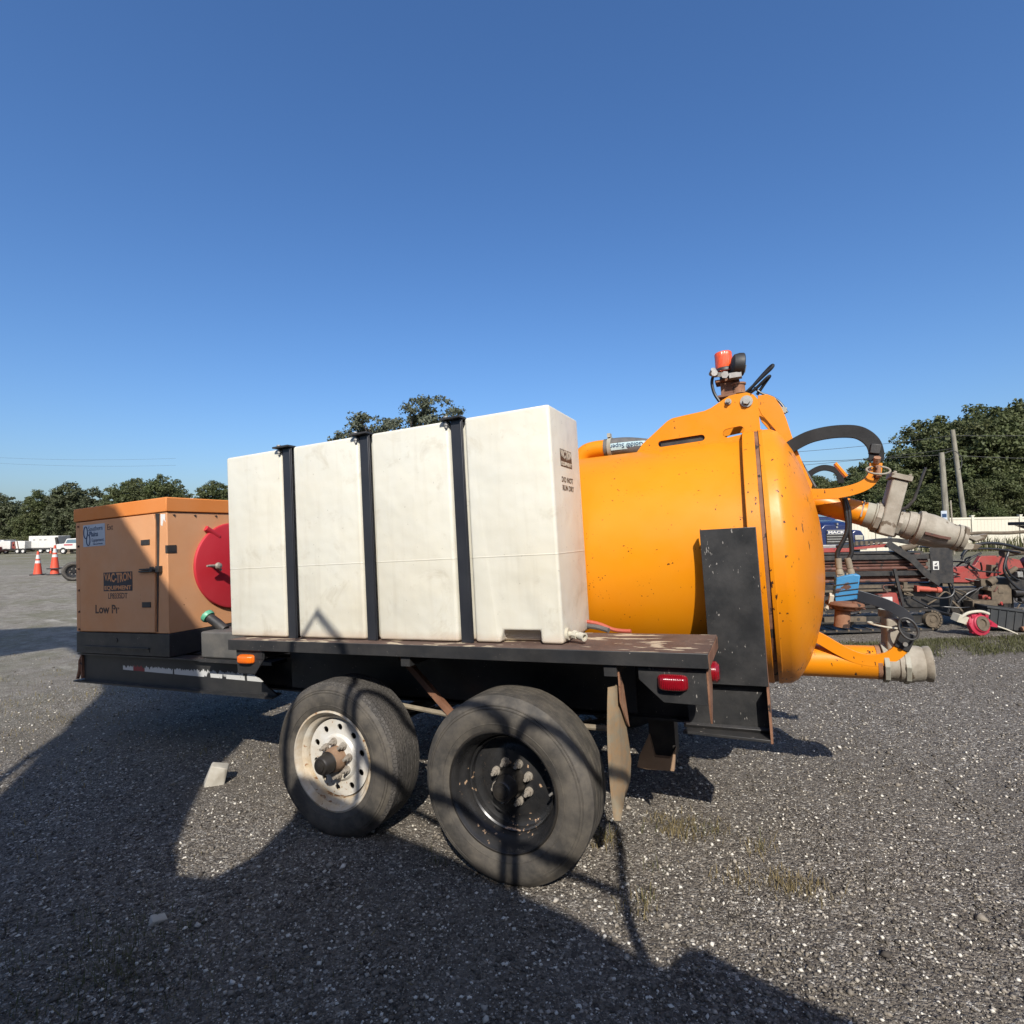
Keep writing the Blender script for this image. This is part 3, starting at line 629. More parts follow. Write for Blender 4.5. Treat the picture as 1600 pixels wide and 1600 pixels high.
# ---- white water tank
W_, L_, H_ = 0.388, 1.990, 1.020
gs = [(0.438, 0.512), (0.966, 1.036), (1.497, 1.569)]
P = [(0.0, 0.0)]
for a, c in gs: P += [(a - 0.012, 0.0), (a, 0.042), (c, 0.042), (c + 0.006, 0.0)]
P += [(L_, 0.0), (L_, W_)]
for a, c in reversed(gs): P += [(c, W_), (c, W_ - 0.035), (a, W_ - 0.035), (a, W_)]
P += [(0.0, W_)]
tk = obj('water_tank', MB().prism([(x, y, 0.003) for x, y in P], (0, 0, H_ - 0.003)), 'tank_plastic', T)
cut = obj('tmp_cut', MB().prism([(1.700, -0.05, -0.02), (1.888, -0.05, -0.02), (1.888, -0.05, 0.058), (1.715, -0.05, 0.058), (1.700, -0.05, 0.02)], (0, 0.11, 0)), None)
cut.matrix_world = TM.copy(); bpy.context.view_layer.update()
md = tk.modifiers.new('cut', 'BOOLEAN'); md.object = cut; md.operation = 'DIFFERENCE'; md.solver = 'EXACT'
md = tk.modifiers.new('bevel', 'BEVEL'); md.width = 0.017; md.segments = 4; md.limit_method = 'ANGLE'; md.angle_limit = math.radians(40)
bpy.context.view_layer.update()
me = bpy.data.meshes.new_from_object(tk.evaluated_get(bpy.context.evaluated_depsgraph_get())); tk.modifiers.clear(); tk.data = me
me.polygons.foreach_set('use_smooth', [True]*len(me.polygons)); me.set_sharp_from_angle(angle=math.radians(50)); bpy.data.objects.remove(cut)
for i, (a, c) in enumerate(gs):
    x0 = a + 0.006; x1 = c - 0.004
    b = MB(); b.box((x0, -0.002, 0.001), (x1, 0.004, 1.018)); b.box((x0, 0.0045, 0.001), (x0 + 0.006, 0.036, 1.018)); b.box((x1 - 0.012, -0.008, 0.001), (x1 - 0.004, -0.0025, 1.018))
    st = obj('tank_strap', b, 'black_strap', T, 0.0012)
    b = MB(); b.box((x0 - 0.045, -0.030, 1.0195), (x1 + 0.004, 0.030, 1.029)); b.box((x0, 0.0305, 1.0205), (x1, W_ + 0.03, 1.0275)); obj('strap_top_angle', b, 'black_paint', st, 0.001)
    b = MB(); b.cyl((x0 - 0.022, -0.005, 1.018), (x0 - 0.022, -0.005, 0.985), 0.006, n=10).cyl((x0 - 0.022, -0.005, 1.0292), (x0 - 0.022, -0.005, 1.040), 0.011, n=6).cyl((x0 - 0.022, -0.005, 1.006), (x0 - 0.022, -0.005, 0.996), 0.010, n=6); obj('strap_bolt', b, 'steel', st)
# drain valve on the tank's rear foot
b = MB(); b.cyl((1.9895, 0.045, 0.040), (2.002, 0.045, 0.040), 0.026, n=18).tube([(2.00, 0.045, 0.040), (2.03, 0.040, 0.038), (2.058, 0.028, 0.034)], 0.012, 12).cyl((2.022, 0.043, 0.039), (2.04, 0.036, 0.037), 0.018, n=8)
b.lathe([(0, 0.016), (0.028, 0.0175), (0.028, 0.011), (0.012, 0.010), (0.012, 0.0)], (2.052, 0.032, 0.035), (0.9, -0.45, -0.12), 16)
obj('drain_valve', b, 'pvc', tk)
def logo(parent, mwf, w, h, dark, pale, p1):
    # dark block, VAC-TRON letters that hang deeper towards the middle, EQUIPMENT below
    def place(dx, dz, d): return mwf(dx, dz, d)
    b = MB(); b.add([(0,0,0),(w,0,0),(w,h,0),(0,h,0),(0,0,0.0006),(w,0,0.0006),(w,h,0.0006),(0,h,0.0006)], [(0,3,2,1),(4,5,6,7),(0,1,5,4),(1,2,6,5),(2,3,7,6),(3,0,4,7)])
    o = obj('logo_block', b, dark, parent); o.matrix_local = place(0, 0, 0.0004)
    size = 0.42 * h / 0.70
    def warp(c):
        t = min(max(c.x / (w * 0.94), 0), 1); k = 0.34*h + 0.17*h*(1 - abs(2*t - 1)); top = 0.95*h
        return (c.x, top - (0.70*size - c.y) / (0.70*size) * k, c.z)
    cu_w = None
    t1 = text('logo_lettering', 'VAC-TRON', size, pale, parent, None, sx=1.0, ext=0.0003, bold=0.002)
    xs = [v.co.x for v in t1.data.vertices]; x0, x1 = min(xs), max(xs)
    for v in t1.data.vertices:
        v.co.x = (v.co.x - x0) / (x1 - x0) * w * 0.94; v.co = Vector(warp(v.co))
    t1.matrix_local = place(w*0.03, 0, 0.0016)
    t2 = text('logo_lettering', 'EQUIPMENT', 0.30*h, pale, parent, None, ext=0.0003, bold=0.0012)
    xs = [v.co.x for v in t2.data.vertices]; x0, x1 = min(xs), max(xs)
    for v in t2.data.vertices: v.co.x = (v.co.x - x0) / (x1 - x0) * w * 0.93
    t2.matrix_local = place(w*0.035, h*0.07, 0.0016)
logo(tk, lambda dx, dz, d: face_pX(1.990 + d, 0.105 + dx, 0.764 + dz), 0.155, 0.078, 'decal_brown', 'pvc', 0)
text('warning_lettering', 'DO NOT', 0.034, 'decal_brown', tk, face_pX(1.9905, 0.106, 0.694), sx=1.12, bold=0.0006)
text('warning_lettering', 'RUN DRY', 0.034, 'decal_brown', tk, face_pX(1.9905, 0.110, 0.657), sx=1.06, bold=0.0006)
# loose hose and rag between tank and drum
b = MB(); b.tube(spline([(1.70, 0.36, 0.06), (2.0, 0.345, 0.045), (2.12, 0.33, 0.012), (2.2, 0.32, 0.008)], 5), 0.009, 8); obj('orange_cord', b, 'rig_orange', T)
b = MB(); b.tube(spline([(1.85, 0.37, 0.03), (2.02, 0.335, 0.025), (2.10, 0.31, 0.012)], 5), 0.012, 8); obj('grey_cord', b, 'hose_grey', T)

# ---- yellow debris tank
prof = [(-0.24, 0.0), (-0.235, 0.12), (-0.21, 0.28), (-0.16, 0.43), (-0.09, 0.54), (0.0, 0.60), (0.05, RT), (2.55, RT)]
dt = obj('debris_tank', MB().lathe(prof, (0.165, YC, ZC), (1, 0, 0), 96), 'yellow', T, sharp=35)
b = MB(); b.lathe([(2.716, 0.60), (2.716, RF), (2.772, RF), (2.772, 0.60)], (0, YC, ZC), (1, 0, 0), 96); obj('tank_flange', b, 'yellow_worn', dt, 0.003)
b = MB(); b.lathe([(2.7725, 0.60), (2.7725, 0.642), (2.790, 0.640), (2.790, 0.60)], (0, YC, ZC), (1, 0, 0), 96); obj('lid_seal', b, 'rust', dt)
prof = [(2.7905, 0.58), (2.7905, RF), (2.806, RF + 0.001), (2.812, RF - 0.003), (2.845, RF - 0.004), (2.875, 0.628), (2.90, 0.596), (2.935, 0.535), (2.97, 0.45), (3.005, 0.33), (3.028, 0.20), (3.038, 0.08), (3.040, 0.0)]
lid = obj('tank_lid', MB().lathe(prof, (0, YC, ZC), (1, 0, 0), 96), 'yellow_worn', T, sharp=35)
for xs_ in (0.6, 2.2):
    b = MB(); b.prism([(xs_, 0.55, -0.204), (xs_, 1.45, -0.204), (xs_, 1.38, 0.0), (xs_, 0.62, 0.0)], (0.06, 0, 0)); obj('tank_saddle', b, 'black_paint', T)
# hinge bracket on the drum, with slots
def slot(x0, x1, zc, r, y, tilt=0.0):
    out = []
    for k in range(7): a = PI/2 + PI*k/6; out.append((x0 + r*math.cos(a), y, zc + r*math.sin(a)))
    for k in range(7): a = -PI/2 + PI*k/6; out.append((x1 + r*math.cos(a), y, zc + tilt + r*math.sin(a)))
    return out
outer = [(2.160, 0.86), (2.172, 0.906), (2.205, 0.945), (2.345, 1.052), (2.372, 1.064), (2.44, 1.071), (2.540, 1.079), (2.575, 1.090), (2.640, 1.126), (2.668, 1.139), (2.70, 1.143), (2.752, 1.143), (2.782, 1.128), (2.802, 1.100), (2.802, 0.93), (2.78, 0.86)]
hol = [slot(2.305, 2.515, 0.932, 0.017, 0, 0.006), slot(2.645, 2.705, 0.945, 0.023, 0, 0.006)]
for yy in (0.885, 1.10):
    b = MB(); b.prism([(x, yy, z) for x, z in outer], (0, 0.014, 0), [[(x, yy, z) for x, _, z in h] for h in hol]); hb = obj('hinge_bracket', b, 'yellow', T)
    for (bx, bz, r) in ((2.748, 1.096, 0.030), (2.661, 1.108, 0.016)):
        if yy < 1: 
            obj('hinge_washer', MB().cyl((bx, yy - 0.001, bz), (bx, yy - 0.008, bz), r, n=24), 'steel', hb); obj('hinge_bolt', MB().cyl((bx, yy - 0.0085, bz), (bx, yy - 0.026, bz), r*0.62, n=6), 'steel', hb)
obj('hinge_pin', MB().cyl((2.748, 0.90, 1.096), (2.748, 1.10, 1.096), 0.022), 'steel', T)
b = MB(); b.box((2.30, 0.90, 0.90), (2.62, 1.10, 0.955)); obj('hinge_web', b, 'rig_black', T)
arm = [(2.803, 1.118), (2.846, 1.118), (2.878, 1.098), (2.905, 1.045), (2.922, 0.985), (2.945, 0.875), (2.985, 0.725), (3.012, 0.640), (2.985, 0.55), (2.93, 0.62), (2.905, 0.78), (2.870, 0.93), (2.835, 0.985), (2.812, 1.02), (2.80, 1.06)]
for yy in (0.885, 1.10):
    b = MB(); b.prism([(x, yy, z) for x, z in arm], (0, 0.014, 0)); obj('lid_arm', b, 'yellow_worn', T, 0.0015)
b = MB(); b.strip(spline([(2.86, 0.992, 0.965), (2.915, 0.992, 0.88), (2.965, 0.992, 0.73), (2.998, 0.992, 0.60)], 4), (0, 1, 0), 0.20, 0.012); obj('lid_arm_web', b, 'yellow_worn', T)
# yellow elbow and the grey suction hose on top
b = MB(); b.tube(spline([(1.80, 1.0, 0.80), (1.80, 1.0, 0.90), (1.84, 1.0, 0.952), (1.90, 1.0, 0.966), (1.97, 1.0, 0.966)], 6), 0.050, 20); el = obj('suction_elbow', b, 'yellow', T)
b = MB(); b.tube(spline([(1.962, 1.0, 0.966), (2.08, 1.0, 0.962), (2.20, 1.0, 0.938), (2.30, 1.0, 0.905)], 6), 0.054, 24); hs = obj('suction_hose', b, 'hose_grey', T)
b = MB(); b.lathe([(0, 0.0545), (0, 0.060), (0.022, 0.060), (0.022, 0.0545)], (1.985, 1.0, 0.966), (1, 0, -0.03), 28).box((1.988, 0.96, 1.022), (2.006, 1.0, 1.045)); obj('hose_clamp', b, 'aluminium_pale', hs)
hax = Vector((1, 0, -0.05)).normalized()
def hose_pt(t, a, r):  # t along, a angle from facing -Y upward
    base = Vector((2.02, 1.0, 0.9635)) + Vector((1, 0, -0.09 * t if t > 0 else 0)) * t - Vector((0, 0, 0.10 * t * t))
    return base + Vector((0, -math.cos(a), math.sin(a))) * r
b = MB(); vs = []; n = 14
for i in range(n + 1):
    for a in (-0.45, -0.2, 0.05, 0.30): vs.append(hose_pt(-0.012 + 0.20*i/n, a, 0.0552))
b.add(vs, [(i*4+k, i*4+k+1, (i+1)*4+k+1, (i+1)*4+k) for i in range(n) for k in range(3)])
obj('hose_label', b, 'decal_teal', hs)
text('hose_lettering', 'Gold® Super', 0.036, 'decal_navy', hs, None, warp=lambda c: hose_pt(0.178 - c.x, 0.16 - c.y / 0.055, 0.0564 + c.z*0.1), ext=0.0002, bold=0.0004)

# ---- beacon and work lamp on the hinge
b = MB(); b.box((2.61, 0.94, 1.15), (2.70, 1.06, 1.163)).box((2.625, 0.96, 1.163), (2.69, 1.03, 1.235)).box((2.60, 0.95, 1.235), (2.72, 1.05, 1.25)); bb = obj('beacon_bracket', b, 'rust', T, 0.002)
b = MB(); b.lathe([(0, 0.052), (0.012, 0.052), (0.02, 0.046)], (2.652, 1.0, 1.298), (0, 0, 1), 28).cyl((2.652, 1.0, 1.25), (2.652, 1.0, 1.298), 0.03); obj('beacon_base', b, 'rig_black', bb)
b = MB(); b.lathe([(0.0, 0.047), (0.012, 0.048), (0.062, 0.045), (0.082, 0.0455), (0.088, 0.042), (0.091, 0.03), (0.092, 0.0)], (2.652, 1.0, 1.317), (-0.04, 0, 1), 28); obj('beacon_lens', b, 'beacon_orange', bb)
b = MB(); b.lathe([(0.0, 0.0), (0.004, 0.035), (0.016, 0.053), (0.04, 0.060), (0.062, 0.060), (0.066, 0.056), (0.066, 0.0)], (2.685, 0.925, 1.312), (0.93, 0.20, -0.1), 28); obj('work_lamp', b, 'rubber_clean', bb)
b = MB(); b.box((2.675, 0.90, 1.235), (2.735, 0.95, 1.262)).box((2.60, 0.93, 1.262), (2.66, 0.96, 1.285), (0.2, 0.1, 0)).cyl((2.605, 0.92, 1.272), (2.605, 0.895, 1.275), 0.017, n=8).cyl((2.585, 0.95, 1.285), (2.60, 0.92, 1.30), 0.015, n=8).cyl((2.735, 0.93, 1.262), (2.745, 0.92, 1.30), 0.018, n=8).cyl((2.655, 0.915, 1.258), (2.655, 0.90, 1.258), 0.02, n=6)
obj('lamp_fittings', b, 'steel', bb)
b = MB(); b.tube(spline([(2.60, 0.95, 1.29), (2.585, 0.94, 1.24), (2.592, 0.94, 1.18), (2.615, 0.94, 1.13)], 5), 0.008, 8); obj('lamp_cable', b, 'hose_black', bb)
b = MB(); b.cyl((2.712, 0.98, 1.163), (2.712, 0.98, 1.21), 0.034, n=20).cyl((2.712, 0.98, 1.21), (2.712, 0.98, 1.219), 0.040, n=20); obj('beacon_spacer', b, 'rust_bright', bb)
for k, pts in enumerate(([(2.70, 0.99, 1.13), (2.76, 0.985, 1.175), (2.83, 0.98, 1.232), (2.876, 0.975, 1.268), (2.888, 0.98, 1.286), (2.87, 0.99, 1.280), (2.80, 1.0, 1.215), (2.74, 1.01, 1.15)],
                         [(2.72, 1.0, 1.14), (2.79, 0.99, 1.175), (2.85, 0.98, 1.222), (2.868, 0.985, 1.232), (2.84, 1.0, 1.20), (2.80, 1.01, 1.15)],
                         [(2.79, 1.0, 1.19), (2.82, 1.0, 1.155), (2.87, 1.0, 1.125), (2.905, 0.995, 1.09), (2.935, 0.985, 1.03)])):
    obj('cable_loop', MB().tube(spline(pts, 6), 0.008 if k < 2 else 0.006, 8), 'hose_black', T)

# ---- rear clamps, pipes and valves on the lid
S_ = (0, 1, 0)
def bar(name, pts, y, w, th, mat, k=6, parent=T): return obj(name, MB().strip(spline([(x, y, z) for x, z in pts], k), S_, th*1.6, w), mat, parent, 0.0012, sharp=50)
uc = bar('upper_clamp_arm', [(2.948, 0.602), (3.010, 0.591), (3.090, 0.585), (3.172, 0.595), (3.234, 0.619), (3.268, 0.661), (3.277, 0.712)], 0.855, 0.050, 0.012, 'yellow_worn')
bar('clamp_strap', [(3.278, 0.722), (3.283, 0.760), (3.273, 0.808), (3.241, 0.849), (3.196, 0.872), (3.115, 0.881), (3.029, 0.873), (2.962, 0.849), (2.885, 0.806)], 0.855, 0.060, 0.012, 'strap_rubber', parent=uc)
b = MB(); b.box((3.258, 0.835, 0.755), (3.300, 0.885, 0.80), (0, 0.25, 0)); obj('strap_buckle', b, 'rig_black', uc, 0.003)
b = MB(); b.tube([(3.280 + 0.046*math.cos(t), 0.83 + 0.02*math.sin(t), 0.676 + 0.020*math.sin(t) - 0.006*math.cos(t)) for t in np.linspace(0, 2*PI, 25)], 0.0045, 8, False); obj('clamp_ring', b, 'aluminium', uc)
b = MB(); b.cyl((3.280, 0.835, 0.642), (3.280, 0.832, 0.70), 0.012, n=10).cyl((3.278, 0.84, 0.715), (3.281, 0.825, 0.735), 0.015, n=8); obj('clamp_pin', b, 'rust_bright', uc)
bar('far_clamp_strap', [(2.985, 0.69), (3.02, 0.715), (3.06, 0.738), (3.10, 0.745), (3.145, 0.728), (3.165, 0.70), (3.17, 0.655)], 1.20, 0.030, 0.014, 'strap_rubber', parent=uc)
b = MB(); b.box((3.135, 0.90, 0.660), (3.148, 0.955, 0.742), (0, -0.55, 0)); obj('clamp_tab', b, 'yellow_worn', uc, 0.002)
b = MB(); b.prism([(2.97, 0.96, 0.60), (3.18, 0.96, 0.596), (3.02, 0.96, 0.545)], (0, 0.02, 0)); obj('clamp_gusset', b, 'yellow_worn', uc)
obj('lid_rod', MB().tube([(2.885, 0.985, 1.03), (2.925, 0.982, 0.90), (2.985, 0.98, 0.74), (3.03, 0.97, 0.63)], 0.0085, 8), 'rig_black', T)
b = MB(); b.box((2.905, 0.965, 1.028), (2.932, 1.0, 1.056), (0, 0.3, 0)); obj('rod_clip', b, 'aluminium_pale', T)
# upper suction pipe with its gate valve
D = Vector((0.934, 0, -0.357)); U = Vector((0.300, 0, 0.954)); A0 = Vector((2.935, 1.0, 0.594))
def ax_pt(t, u=0.0, y=0.0): return A0 + D*t + U*u + Vector((0, y, 0))
up = obj('upper_pipe', MB().cyl(ax_pt(0), ax_pt(0.325), 0.0585, n=36), 'yellow_worn', T)
b = MB().lathe([(0.318, 0.0), (0.318, 0.061), (0.352, 0.062), (0.356, 0.068), (0.372, 0.068), (0.372, 0.0)], A0, D, 32); obj('pipe_collar', b, 'aluminium_pale', up)
b = MB(); 
for t0, t1, r in ((0.362, 0.384, 0.076), (0.452, 0.470, 0.074)): b.cyl(ax_pt(t0), ax_pt(t1), r, n=8)
obj('valve_hex', b, 'aluminium', up, 0.002)
b = MB(); b.prism([ax_pt(0.385, -0.075, -0.07), ax_pt(0.385, 0.195, -0.062), ax_pt(0.385, 0.195, 0.062), ax_pt(0.385, -0.075, 0.07)], D * 0.066); gv = obj('gate_valve', b, 'aluminium', up, 0.008, 3)
b = MB(); b.prism([ax_pt(0.376, 0.1955, -0.072), ax_pt(0.376, 0.220, -0.072), ax_pt(0.376, 0.220, 0.072), ax_pt(0.376, 0.1955, 0.072)], D * 0.086)
for tt in (0.388, 0.450):
    for yy in (-0.058, 0.058): b.cyl(ax_pt(tt, 0.220, yy), ax_pt(tt, 0.229, yy), 0.008, n=6)
obj('valve_cap', b, 'aluminium', up, 0.002)
b = MB(); b.lathe([(0.470, 0.0), (0.470, 0.060), (0.490, 0.060), (0.492, 0.066), (0.520, 0.069), (0.524, 0.064), (0.530, 0.064), (0.534, 0.080), (0.552, 0.083), (0.560, 0.078), (0.59, 0.078), (0.63, 0.072), (0.665, 0.060), (0.690, 0.056), (0.692, 0.062), (0.706, 0.062), (0.708, 0.055), (0.712, 0.062), (0.728, 0.060), (0.728, 0.042), (0.70, 0.040), (0.70, 0.0)], A0, D, 36); obj('camlock_coupling', b, 'aluminium', up)
b = MB(); b.strip([ax_pt(0.56, -0.02, -0.08), ax_pt(0.62, -0.02, -0.078), ax_pt(0.66, -0.016, -0.066)], U, 0.012, 0.008); obj('coupling_rib', b, 'rig_pipe', up)
b = MB(); b.prism([ax_pt(0.722, 0.01, -0.045), ax_pt(0.80, 0.05, -0.03), ax_pt(0.795, 0.02, -0.03), ax_pt(0.765, 0.0, -0.035)], (0, 0.05, 0)); b.prism([ax_pt(0.722, -0.05, -0.03), ax_pt(0.775, -0.035, -0.03), ax_pt(0.79, -0.005, -0.03), ax_pt(0.75, -0.012, -0.03), ax_pt(0.722, -0.01, -0.03)], (0, 0.05, 0)); obj('coupling_hook', b, 'aluminium', up, 0.004)
obj('valve_lever', MB().tube([ax_pt(0.44, 0.05, -0.05), ax_pt(0.47, 0.075, -0.06), ax_pt(0.49, 0.12, -0.06), ax_pt(0.50, 0.275, -0.06)], [0.008, 0.008, 0.0065, 0.0055], 8), 'rig_black', up)
b = MB(); b.tube([ax_pt(0.30, -0.02, -0.061), ax_pt(0.30, 0.06, -0.045)], 0.004, 6); obj('valve_wire', b, 'steel', up)
# lower drain pipe
lp = obj('lower_pipe', MB().cyl((2.84, 1.0, -0.238), (3.238, 1.0, -0.240), 0.079, n=36), 'yellow_worn', T)
b = MB().lathe([(0, 0.0), (0, 0.081), (0.018, 0.081), (0.018, 0.0)], (3.222, 1.0, -0.239), (1, 0, 0), 36); obj('pipe_rust_ring', b, 'rust_bright', lp)
b = MB()
for x0, x1, r in ((3.246, 3.268, 0.096), (3.328, 3.350, 0.098)): b.cyl((x0, 1.0, -0.240), (x1, 1.0, -0.240), r, n=8)
obj('drain_flange', b, 'aluminium_pale', lp, 0.003)
b = MB().lathe([(0, 0.0), (0, 0.083), (0.055, 0.083), (0.058, 0.088), (0.085, 0.088), (0.110, 0.089), (0.118, 0.084), (0.150, 0.081), (0.158, 0.076), (0.168, 0.082), (0.186, 0.083), (0.190, 0.077), (0.190, 0.062), (0.150, 0.060), (0.150, 0.0)], (3.252, 1.0, -0.240), (1, 0, 0), 40); obj('drain_coupling', b, 'aluminium', lp)
b = MB(); b.box((3.268, 0.94, -0.20), (3.326, 1.10, -0.02), (0, 0.06, 0)); obj('drain_gate_valve', b, 'aluminium', lp, 0.012, 3)
b = MB(); b.cyl((3.297, 1.02, -0.022), (3.300, 1.02, 0.012), 0.045, n=20); obj('drain_valve_cap', b, 'aluminium_pale', lp)
b = MB(); b.tube([(3.26 + 0.06*math.cos(t), 0.96 + 0.05*math.sin(t), -0.055 - 0.012*math.cos(t)) for t in np.linspace(0, 2*PI, 21)], 0.0045, 8, False); obj('drain_ring', b, 'pvc', lp)
# lower clamp: yellow arm, dark links, ring
lc = bar('lower_clamp_arm', [(2.925, -0.085), (2.99, -0.118), (3.06, -0.165), (3.124, -0.200), (3.18, -0.214), (3.235, -0.212), (3.285, -0.190), (3.325, -0.150)], 0.93, 0.055, 0.012, 'yellow_worn')
b = MB(); b.prism([(2.915, 0.92, -0.10), (2.985, 0.92, -0.125), (2.93, 0.92, -0.185)], (0, 0.025, 0)); obj('clamp_gusset', b, 'yellow_worn', lc)
bar('clamp_link', [(3.318, -0.158), (3.335, -0.125), (3.352, -0.085)], 0.925, 0.060, 0.013, 'rubber_clean', 3, lc)
bar('clamp_lever', [(3.355, -0.055), (3.352, -0.02), (3.330, 0.010), (3.29, 0.040), (3.23, 0.068), (3.145, 0.098)], 0.925, 0.050, 0.012, 'black_strap', 6, lc)
b = MB(); b.tube([(3.345 + 0.036*math.cos(t) , 0.88 + 0.006*math.sin(t), -0.058 + 0.046*math.sin(t) - 0.012*math.cos(t)) for t in np.linspace(0, 2*PI, 25)], 0.0055, 8, False); obj('clamp_ring', b, 'rig_black', lc)
b = MB()
for x_, z_ in ((3.330, -0.130), (3.352, -0.022)): b.cyl((x_, 0.897, z_), (x_, 0.886, z_), 0.010, n=12)
obj('clamp_rivet', b, 'steel', lc)
# blue hydraulic valve hung on two hoses
b = MB(); b.prism([(3.062, 0.90, 0.060), (3.158, 0.90, 0.075), (3.180, 0.90, 0.190), (3.150, 0.90, 0.196), (3.080, 0.90, 0.180)], (0, 0.10, 0)); bv = obj('hydraulic_valve', b, 'blue_paint', T, 0.005)
b = MB()
for z_ in (0.095, 0.118, 0.148): b.box((3.066, 0.896, z_), (3.168, 1.004, z_ + 0.004), (0, -0.12, 0))
obj('valve_groove', b, 'rig_black', bv)
b = MB(); b.lathe([(0.0, 0.0), (0.0, 0.052), (0.010, 0.082), (0.024, 0.086), (0.034, 0.070), (0.044, 0.066), (0.050, 0.045), (0.050, 0.0)], (3.112, 0.95, 0.068), (-0.10, 0, -1), 26)
for a_ in range(4): b.cyl((3.108 + 0.068*math.cos(a_*PI/2 + 0.6), 0.95 + 0.068*math.sin(a_*PI/2 + 0.6), 0.066), (3.106 + 0.068*math.cos(a_*PI/2 + 0.6), 0.95 + 0.068*math.sin(a_*PI/2 + 0.6), 0.030), 0.012, n=6)
obj('valve_flange', b, 'rust', bv, 0.003)
b = MB(); b.cyl((3.10, 0.945, 0.03), (3.088, 0.945, -0.062), 0.034, n=24); obj('valve_port', b, 'rust_bright', bv)
obj('valve_port_hole', MB().cyl((3.088, 0.945, -0.0625), (3.0879, 0.945, -0.064), 0.026, n=20), 'rig_black', bv)
for k, (xt, xb) in enumerate(((3.150, 3.098), (3.162, 3.138))):
    b = MB(); b.tube(spline([(3.142, 0.945, 0.60), (xt, 0.94, 0.50), (xt - 0.004, 0.94, 0.40), (xb + 0.02*(k), 0.94, 0.30), (xb, 0.94, 0.262)], 6), 0.0105, 10); hz = obj('hydraulic_hose', b, 'hose_black', bv)
    b = MB(); b.lathe([(0, 0.0), (0, 0.015), (0.05, 0.0145), (0.052, 0.012), (0.062, 0.017), (0.078, 0.017), (0.08, 0.0)], (xb, 0.94, 0.272), (0.12 if k else 0.02, 0, -1), 12).box((xb - 0.012, 0.93, 0.178), (xb + 0.02, 0.955, 0.20)); obj('hose_fitting', b, 'wood_bar', hz)
b = MB(); b.box((3.042, 0.90, 0.05), (3.06, 0.94, 0.10), (0.3, 0.2, 0)).cyl((3.03, 0.92, 0.03), (3.06, 0.92, 0.07), 0.01, n=8); obj('lid_latch', b, 'pvc', T)

# ---- engine enclosure
X0, X1, Y0, Y1 = -2.0, -0.920, 0.252, 1.748
b = MB(); b.box((X0, Y0, -0.040), (X1, Y1, 0.784)); en = obj('engine_enclosure', b, 'orange_faded', T, 0.003)
b = MB(); b.box((X0 - 0.010, Y0 - 0.010, 0.788), (X1 + 0.010, Y1 + 0.010, 0.888)); obj('enclosure_roof', b, 'orange_trim', en, 0.006)
b = MB(); b.prism([(-1.925, Y0 - 0.0145, -0.032), (-1.052, Y0 - 0.0145, -0.032), (-1.030, Y0 - 0.0145, 0.735), (-1.048, Y0 - 0.0145, 0.780), (-1.925, Y0 - 0.0145, 0.780)], (0, 0.012, 0)); dr = obj('enclosure_door', b, 'orange_faded', en, 0.002)
b = MB(); b.prism([(-1.042, Y0 - 0.004, -0.032), (-1.036, Y0 - 0.004, -0.032), (-0.993, Y0 - 0.004, 0.781), (-1.040, Y0 - 0.004, 0.781), (-1.026, Y0 - 0.004, 0.72)], (0, 0.003, 0)); obj('door_gap', b, 'rig_black', en)
b = MB(); b.box((-1.945, Y0 - 0.0045, -0.03), (-1.938, Y0 - 0.001, 0.782)); b2 = [b.cyl((-1.935, Y0 - 0.003, z_), (-1.935, Y0 - 0.020, z_), 0.008, n=8) for z_ in (0.75, 0.60, 0.43, 0.27, 0.11, -0.02)]; obj('door_hinge', b, 'rust', en)
b = MB(); b.box((-1.185, Y0 - 0.032, 0.398), (-0.985, Y0 - 0.016, 0.407)).box((-1.195, Y0 - 0.03, 0.383), (-1.03, Y0 - 0.016, 0.393)).cyl((-1.05, Y0 - 0.016, 0.40), (-1.05, Y0 - 0.036, 0.40), 0.018, n=10).box((-1.01, Y0 - 0.03, 0.378), (-0.975, Y0 - 0.0025, 0.42)); obj('door_latch', b, 'rig_black', dr, 0.001)
for z_ in (0.571, 0.140): obj('door_clip', MB().box((-1.178, Y0 - 0.0195, z_), (-1.085, Y0 - 0.0148, z_ + 0.036)), 'rig_black', dr)
b = MB(); b.box((X1 + 0.0005, 0.255, 0.505), (X1 + 0.004, 0.312, 0.558)).box((-0.938, Y0 - 0.004, 0.505), (X1 + 0.004, Y0 - 0.0005, 0.558)); obj('corner_patch', b, 'rig_black', en)
yy = Y0 - 0.0150
b = MB(); b.box((-1.872, yy - 0.001, 0.592), (-1.600, yy, 0.755)); stk = obj('dealer_sticker', b, 'decal_white', en)
yt = yy - 0.0016
text('sticker_lettering', 'Southern', 0.050, 'decal_navy', stk, face_mY(-1.808, yt, 0.708), ext=0.0003, sx=0.98)
text('sticker_lettering', 'Plains', 0.052, 'decal_navy', stk, face_mY(-1.795, yt, 0.666), ext=0.0003, sx=0.95, bold=0.0012)
text('sticker_lettering', 'Equipment', 0.036, 'decal_navy', stk, face_mY(-1.765, yt, 0.626), ext=0.0003, sx=0.98)
text('sticker_lettering', 'Sales and Rentals', 0.017, 'decal_navy', stk, face_mY(-1.745, yt, 0.603), ext=0.0003)
b = MB()
for cx, cz, rx, rz in ((-1.838, 0.698, 0.024, 0.044), (-1.806, 0.640, 0.022, 0.040)):
    b.tube([(cx + rx*math.cos(t), yt, cz + rz*math.sin(t)) for t in np.linspace(0, 2*PI, 25)], 0.0035, 6, False)
obj('sticker_ring', b, 'decal_navy', stk)
logo(en, lambda dx, dz, d: face_mY(-1.624 + dx, yy - d, 0.258 + dz), 0.338, 0.135, 'decal_dark', 'orange_faded', 0)
